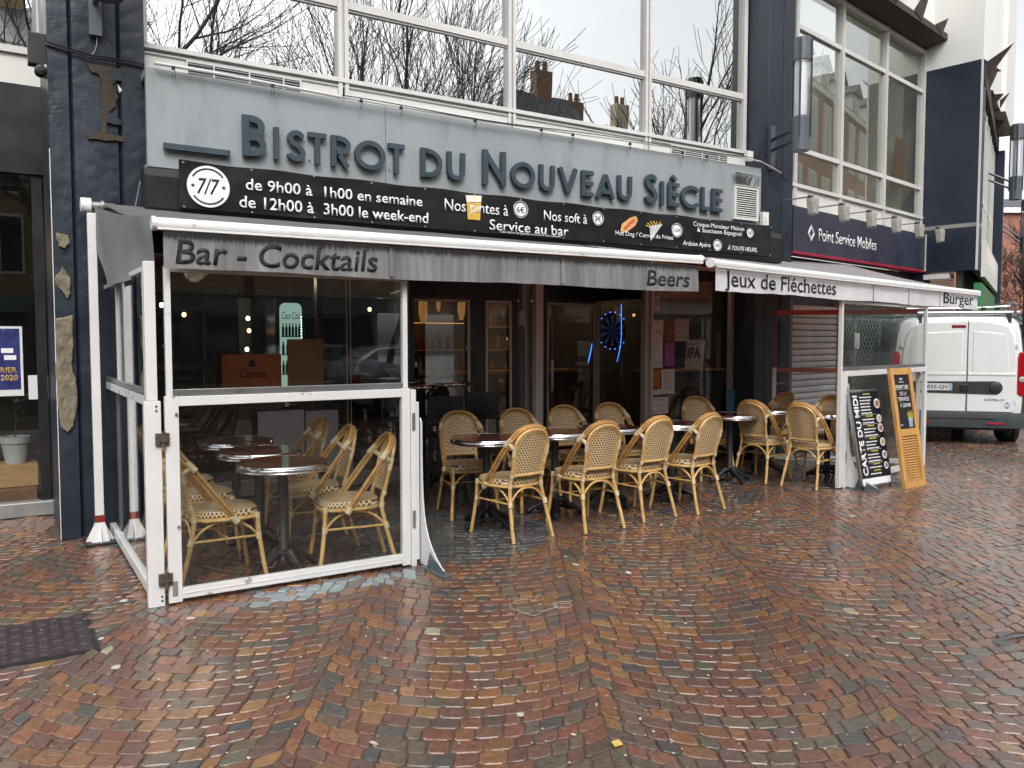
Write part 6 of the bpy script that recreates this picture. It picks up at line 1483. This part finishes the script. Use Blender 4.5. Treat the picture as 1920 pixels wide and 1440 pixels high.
    for s in (-1, 1):
        xs_ = [s * x for x in (.80, .905)]
        tl = MB(); prof = [(.785, .74), (.785, 1.26), (.80, 1.32), (.83, 1.34), (.88, 1.30), (.925, 1.12), (.94, .95), (.93, .80), (.89, .72), (.83, .70)]
        d = MB().prism([(s * x, -.012, z) for x, z in prof], (0, .08, 0)).build('tail_light', TLR, t, bevel=.012)
        MB().lathe([(.052, -.012), (.056, -.004), (.056, .01)], 20, (s * .845, .0, .945), 'y').build('lamp_ring', CHROME, d, smooth=True)
        MB().lathe([(.0, -.02), (.025, -.018), (.04, -.012)], 16, (s * .845, .0, .945), 'y').build('lamp_lens', pm('pale_lens', (.4, .36, .33), .15, coat=.5), d, smooth=True)
        for z in (.62, 1.42): MB().box(min(s * .755, s * .785), max(s * .755, s * .785), -.03, -.015, z - .03, z + .03).build('hinge', VANW, t, bevel=.004)
    # bumper
    bp_ = [(-.93, .10), (-.925, -.01), (-.86, -.075), (-.6, -.105), (0, -.115), (.6, -.105), (.86, -.075), (.925, -.01), (.93, .10)]
    m = MB()
    for z, gr in ((.25, .90), (.29, .97), (.36, 1.0), (.44, 1.0), (.465, .975)): m.v += [(x * (.985 if gr < 1 else 1), y * gr if y < 0 else y, z) for x, y in bp_]
    for r_ in range(4):
        for i in range(8): m.f.append((r_ * 9 + i, r_ * 9 + i + 1, (r_ + 1) * 9 + i + 1, (r_ + 1) * 9 + i))
    m.f.append(tuple(4 * 9 + i for i in range(9))); m.f.append(tuple(reversed(range(9))))
    m.build('bumper', pm('bumper_plastic', (.045, .055, .06), .5, var=.1), t, smooth=True)
    MB().box(-.5, .5, -.118, -.10, .375, .39).build('bumper_ledge', VBL, t)
    for s in (-1, 1): MB().box(min(s * .38, s * .60), max(s * .38, s * .60), -.119, -.10, .305, .33).build('reflector', TLR, t)
    for s in (-1, 1):
        MB().prism([(s * .925, .0, .47), (s * .935, .10, .47), (s * .935, .12, .72), (s * .92, .02, .72)], (-s * .06, 0, 0)).build('bumper_corner', VBL, t)
        for y in (.62, 3.35):
            w_ = MB().lathe([(.20, -.09), (.30, -.09), (.315, -.06), (.315, .07), (.30, .09), (.20, .09)], 28, (s * .80, y, .315), 'x').build('wheel', TYRE, t, smooth=True); MB().lathe([(.195, -.07), (.195, .07)], 20, (s * .80, y, .315), 'x').build('rim', RIMM, w_, smooth=True)
            MB().lathe([(.35, -.03), (.35, .03)], 24, (s * .895, y, .33), 'x').build('wheel_arch', VBL, t)
    MB().box(-.7, .7, .1, 4.0, .20, .38).build('underbody', BLACK, t)
    MB().prism([(-.70, 2.75, 1.70), (.70, 2.75, 1.70), (.78, 3.42, 1.16), (-.78, 3.42, 1.16)], (0, .03, .02)).build('windscreen', pm('dark_glass', (.02, .025, .03), .05), t)
    for s in (-1, 1): MB().prism([(s * .905, 2.2, 1.12), (s * .905, 3.0, 1.12), (s * .87, 2.8, 1.62), (s * .87, 2.2, 1.64)], (s * .012, 0, 0)).build('side_window', pm('dark_glass', (.02, .025, .03), .05), t)
    # roof rack
    rk = thing('roof_rack', 'grey tubular roof rack with a loading roller on the white van', 'roof rack', t.location.copy(), rz=math.radians(-49.0))
    m = MB()
    for y in (.35, 1.2, 2.1): m.beam((-.72, y, 1.97), (.72, y, 1.97), .04, .05); m.box(-.70, -.67, y - .02, y + .02, 1.79, 1.95).box(.67, .70, y - .02, y + .02, 1.79, 1.95)
    m.build('crossbar', ALU, rk); MB().tube([(-.78, .05, 1.955), (.80, .05, 1.955)], .035, 12).build('loading_roller', ALU, rk, smooth=True)
    MB().tube([(-.78, .0, 1.95), (-.78, -.02, 2.05), (-.74, .1, 2.075), (-.74, 2.2, 2.075)], .016, 8).tube([(.74, .02, 1.95), (.74, -.02, 2.07), (.74, .1, 2.10), (.74, 2.2, 2.10)], .02, 8).tube([(-.70, .12, 2.03), (.2, .2, 2.03), (.74, .2, 2.06)], .014, 8).build('side_rail', ALU, rk, smooth=True)
    MB().box(.64, .69, .0, .06, 1.80, 1.94).box(-.55, -.5, .0, .06, 1.80, 1.93).box(.30, .36, .02, .08, 2.0, 2.04).build('clamp', VBL, rk)
    return t
mkvan()

# ------------------------------------------------------------------ trees
BARK = pm('dark_wet_bark', (.055, .045, .035), .8, var=.35, scale=8)
def tree(name, label, base, hgt, seed, spread=.5, r0=.16, stems=1, levels=5, group=None, lean=0.0, tmin=.004):
    rg = random.Random(seed); t = thing(name, label, 'tree', base, group=group); tr = MB(); cr = MB(); cnt = [0]
    def grow(p, d, L, r, lv):
        pts = [p]; rs = [r]; k = 5 if lv < 2 else 4; q = p; dd = d
        for i in range(k):
            dd = (dd + Vector((rg.gauss(0, .09), rg.gauss(0, .09), rg.gauss(0, .05) + (.035 if lv > 0 else .05)))).normalized(); q = q + dd * (L / k); pts.append(q); rs.append(max(tmin, r * (1 - .45 * (i + 1) / k)))
        (tr if lv == 0 else cr).tube(pts, rs, 7 if lv == 0 else (5 if lv < 3 else 3), cap=False); cnt[0] += 1
        if lv >= levels: return
        nb = 5 if lv < 2 else (4 if lv < 3 else 3)
        for j in range(nb):
            f = (.30 + .68 * (j + rg.random()) / nb) if lv else (.42 + .55 * (j + rg.random()) / nb); idx = min(k - 1, int(f * k)); b_ = pts[idx].lerp(pts[idx + 1], f * k - idx)
            az = rg.uniform(0, 6.283); perp = dd.orthogonal().normalized(); perp = Matrix.Rotation(az, 3, dd) @ perp
            nd = (dd * rg.uniform(.55, 1.0) + perp * rg.uniform(.45, .85) * spread * 1.6 + Z * .12).normalized()
            grow(b_, nd, L * rg.uniform(.50, .72), max(tmin, rs[idx] * rg.uniform(.42, .62)), lv + 1)
        grow(pts[-1], dd, L * .62, rs[-1], lv + 1)
    for s in range(stems):
        a = 6.283 * s / max(1, stems) + seed; d0 = Vector((math.cos(a) * .28 * (stems > 1) + lean, math.sin(a) * .28 * (stems > 1), 1)).normalized()
        grow(Vector((math.cos(a) * .2 * (stems > 1), math.sin(a) * .2 * (stems > 1), 0)), d0, hgt * .42, r0, 0)
    tr.build('trunk', BARK, t, smooth=True); cr.build('crown', BARK, t)
    return t
GT = 'bare trees of the square, mirrored in the windows'
tree('bare_tree', 'many-stemmed bare tree mirrored in the second upper window', (11.0, -9.5, 0), 15, 4, .42, .13, stems=3, levels=4, group=GT, tmin=.009)
tree('bare_tree', 'bare tree mirrored in the fourth upper window', (23.2, -8.5, 0), 15.5, 11, .46, .19, levels=4, group=GT, tmin=.010)
tree('bare_tree', 'leaning bare tree mirrored in the first upper window', (5.2, -10.5, 0), 15, 23, .5, .16, levels=4, group=GT, lean=-.1, tmin=.008)
tree('bare_tree', 'bare tree mirrored in the neighbouring upper window with a thick trunk', (.6, -3.6, 0), 13, 31, .5, .24, levels=4, group=GT)
tree('bare_tree', 'bare tree mirrored in the window of the phone shop wing', (25.5, -1.2, 0), 14, 47, .5, .17, levels=4, group=GT, tmin=.010)
tree('bare_tree', 'bare street tree before the far brick house down the street', (46, 22.0, 0), 8.5, 53, .6, .13, levels=5, group=None, tmin=.012)

# ------------------------------------------------------------------ buildings of the square (behind the camera, mirrored in the glass) and far right
BRICK = bpy.data.materials.new('red_brick_wall'); BRICK.use_nodes = True
_n = BRICK.node_tree.nodes; _l = BRICK.node_tree.links; _tc = _n.new('ShaderNodeTexCoord'); _br = _n.new('ShaderNodeTexBrick'); _mp = _n.new('ShaderNodeMapping'); _mp.inputs['Rotation'].default_value = (math.pi / 2, 0, 0)
_br.inputs['Scale'].default_value = 1; _br.inputs['Brick Width'].default_value = .22; _br.inputs['Row Height'].default_value = .075; _br.inputs['Mortar Size'].default_value = .006
_br.inputs['Color1'].default_value = (.34, .12, .07, 1); _br.inputs['Color2'].default_value = (.26, .085, .05, 1); _br.inputs['Mortar'].default_value = (.3, .24, .2, 1)
_l.new(_tc.outputs['Object'], _mp.inputs[0]); _l.new(_mp.outputs[0], _br.inputs[0]); _l.new(_br.outputs[0], _n['Principled BSDF'].inputs['Base Color']); _n['Principled BSDF'].inputs['Roughness'].default_value = .85
SLATE = pm('slate_roof', (.07, .075, .085), .6, var=.25, scale=3); STUC = pm('cream_stucco', (.50, .45, .34), .8, var=.1); BROWNB = pm('brown_brick', (.22, .13, .08), .85, var=.2, scale=4); DGL = pm('dark_window_glass', (.05, .06, .07), .05); WTR = pm('white_window_trim', (.7, .7, .68), .5)
def house(label, P, ang, w, dep, hgt, wallm, floors, cols, roof=3.0, chim=((.3, .5),), dorm=0, shop=True, group='houses round the square'):
    t = thing('town_house', label, 'house', P, rz=ang, group=group)
    MB().box(0, w, 0, dep, 0, hgt).build('wall', wallm, t)
    MB().prism([(-.2, -.25, hgt + .01), (-.2, dep / 2, hgt + roof), (-.2, dep + .25, hgt + .01)], (w + .4, 0, 0)).build('roof', SLATE, t); MB().box(-.1, w + .1, -.22, 0, hgt - .35, hgt).build('cornice', WTR, t)
    fh = (hgt - 3.4) / max(1, floors)
    for f in range(floors):
        for c in range(cols):
            x = w * (c + .5) / cols; z = 3.4 + fh * f + .5; ww = min(.75, w / cols * .32); wd = MB().box(x - ww, x + ww, -.06, -.0, z - .1, z + fh * .72).build('window', WTR, t)
            MB().box(x - ww + .08, x - .03, -.075, -.061, z, z + fh * .72 - .1).box(x + .03, x + ww - .08, -.075, -.061, z, z + fh * .72 - .1).build('pane', DGL, wd)
    if shop: s_ = MB().box(.3, w - .3, -.05, -.001, .1, 2.5).build('shop_window', DGL, t); MB().box(.2, w - .2, -.25, -.06, 2.5, 3.1).build('fascia', pm('teal_fascia', (.12, .2, .18), .5), t)
    for cx_, cz in chim:
        ch_ = MB().box(w * cx_ - .45, w * cx_ + .45, dep * .5 - .3, dep * .5 + .3, hgt + .5, hgt + roof + cz + .9).build('chimney', wallm, t)
        MB().lathe([(.13, 0), (.11, .5)], 8, (w * cx_ - .2, dep * .5, hgt + roof + cz + .9)).lathe([(.13, 0), (.11, .5)], 8, (w * cx_ + .2, dep * .5, hgt + roof + cz + .9)).build('chimney_pots', BROWNB, ch_)
    for i in range(dorm):
        x = w * (i + .5) / dorm; d = MB().box(x - .8, x + .8, .3, 2.5, hgt + .1, hgt + 1.7).build('dormer', WTR, t); MB().box(x - .55, x + .55, .28, .299, hgt + .35, hgt + 1.5).build('pane', DGL, d); MB().prism([(x - 1, .1, hgt + 1.7), (x + 1, .1, hgt + 1.7), (x, .1, hgt + 2.4)], (0, 2.4, 0)).build('dormer_roof', SLATE, d)
    return t
PI = math.pi
house('brown brick house with chimneys mirrored in the third upper window', (26.2, -18, 0), PI, 4.2, 6, 10.6, BROWNB, 2, 2, 3.8, ((.43, .3), (-.08, -1.0)))
house('low cream house mirrored in the first upper window', (14.5, -18, 0), PI, 10, 6, 8.6, STUC, 2, 4, 2.2, ((.8, .1),))
house('cream house behind the bare tree mirrored in the fourth upper window', (35.5, -18, 0), PI, 6, 7, 11.6, STUC, 2, 3, 2.0, ((.9, .3),))
house('tall cream and brown house mirrored in the neighbour window', (3.5, -16, 0), PI, 9, 7, 11.5, pm('ochre_stucco', (.32, .24, .13), .85, var=.3, scale=1), 3, 4, 2.5)
house('white rendered house in the row across the square', (-6.5, -17, 0), PI, 12, 7, 10, STUC, 3, 5, 2.5)
house('long red brick terrace with dormers mirrored in the phone shop wing', (66, -3, 0), PI, 31, 8, 15.6, BRICK, 3, 12, 3.0, ((.2, .3), (.5, .3), (.8, .3)), 9)
house('red brick house with white windows behind the bare tree down the street', (49.2, 27.5, 0), math.radians(-30), 26, 8, 9.6, BRICK, 3, 7, 1.2, ((.1, -.3),), 0)
# grey car across the square, mirrored in the left screen
CARP = pm('silver_grey_paint', (.30, .32, .36), .2, metal=.5, coat=.6)
ca = thing('parked_car', 'silver grey hatchback parked across the square, mirrored in the corner booth glass', 'car', (6.0, -6.2, 0), rz=math.radians(-90))
def cp_(w, b, belt, top): return [(w * .93, b), (w, b + .15), (w, belt - .15), (w * .95, belt), (w * .80 if top > belt + .1 else w * .85, top - .04), (.6 * w, top), (.001, top + .01)]
body_loft([(0, cp_(.70, .35, .85, .9)), (.15, cp_(.84, .25, .95, 1.1)), (.6, cp_(.87, .22, .98, 1.40)), (1.4, cp_(.88, .22, .98, 1.47)), (2.3, cp_(.88, .22, .98, 1.42)), (3.0, cp_(.88, .22, .98, 1.02)), (3.8, cp_(.84, .25, .85, .86)), (4.15, cp_(.70, .3, .6, .66))], None, CARP, ca)
for s in (-1, 1):
    MB().prism([(s * .845, .55, 1.0), (s * .845, 2.75, 1.0), (s * .76, 2.2, 1.36), (s * .75, .8, 1.38)], (s * .01, 0, 0)).build('side_window', DGL, ca); MB().box(min(s * .6, s * .84), max(s * .6, s * .84), -.01, .2, .68, .86).build('tail_light', TLR, ca)
    for y in (.75, 3.3): w_ = MB().lathe([(.2, -.1), (.31, -.1), (.31, .1), (.2, .1)], 24, (s * .78, y, .31), 'x').build('wheel', TYRE, ca, smooth=True); MB().lathe([(.195, -.103), (.195, .103)], 18, (s * .78, y, .31), 'x').build('rim', RIMM, w_)
# far ground on the right: kerb of the street is hidden by the van
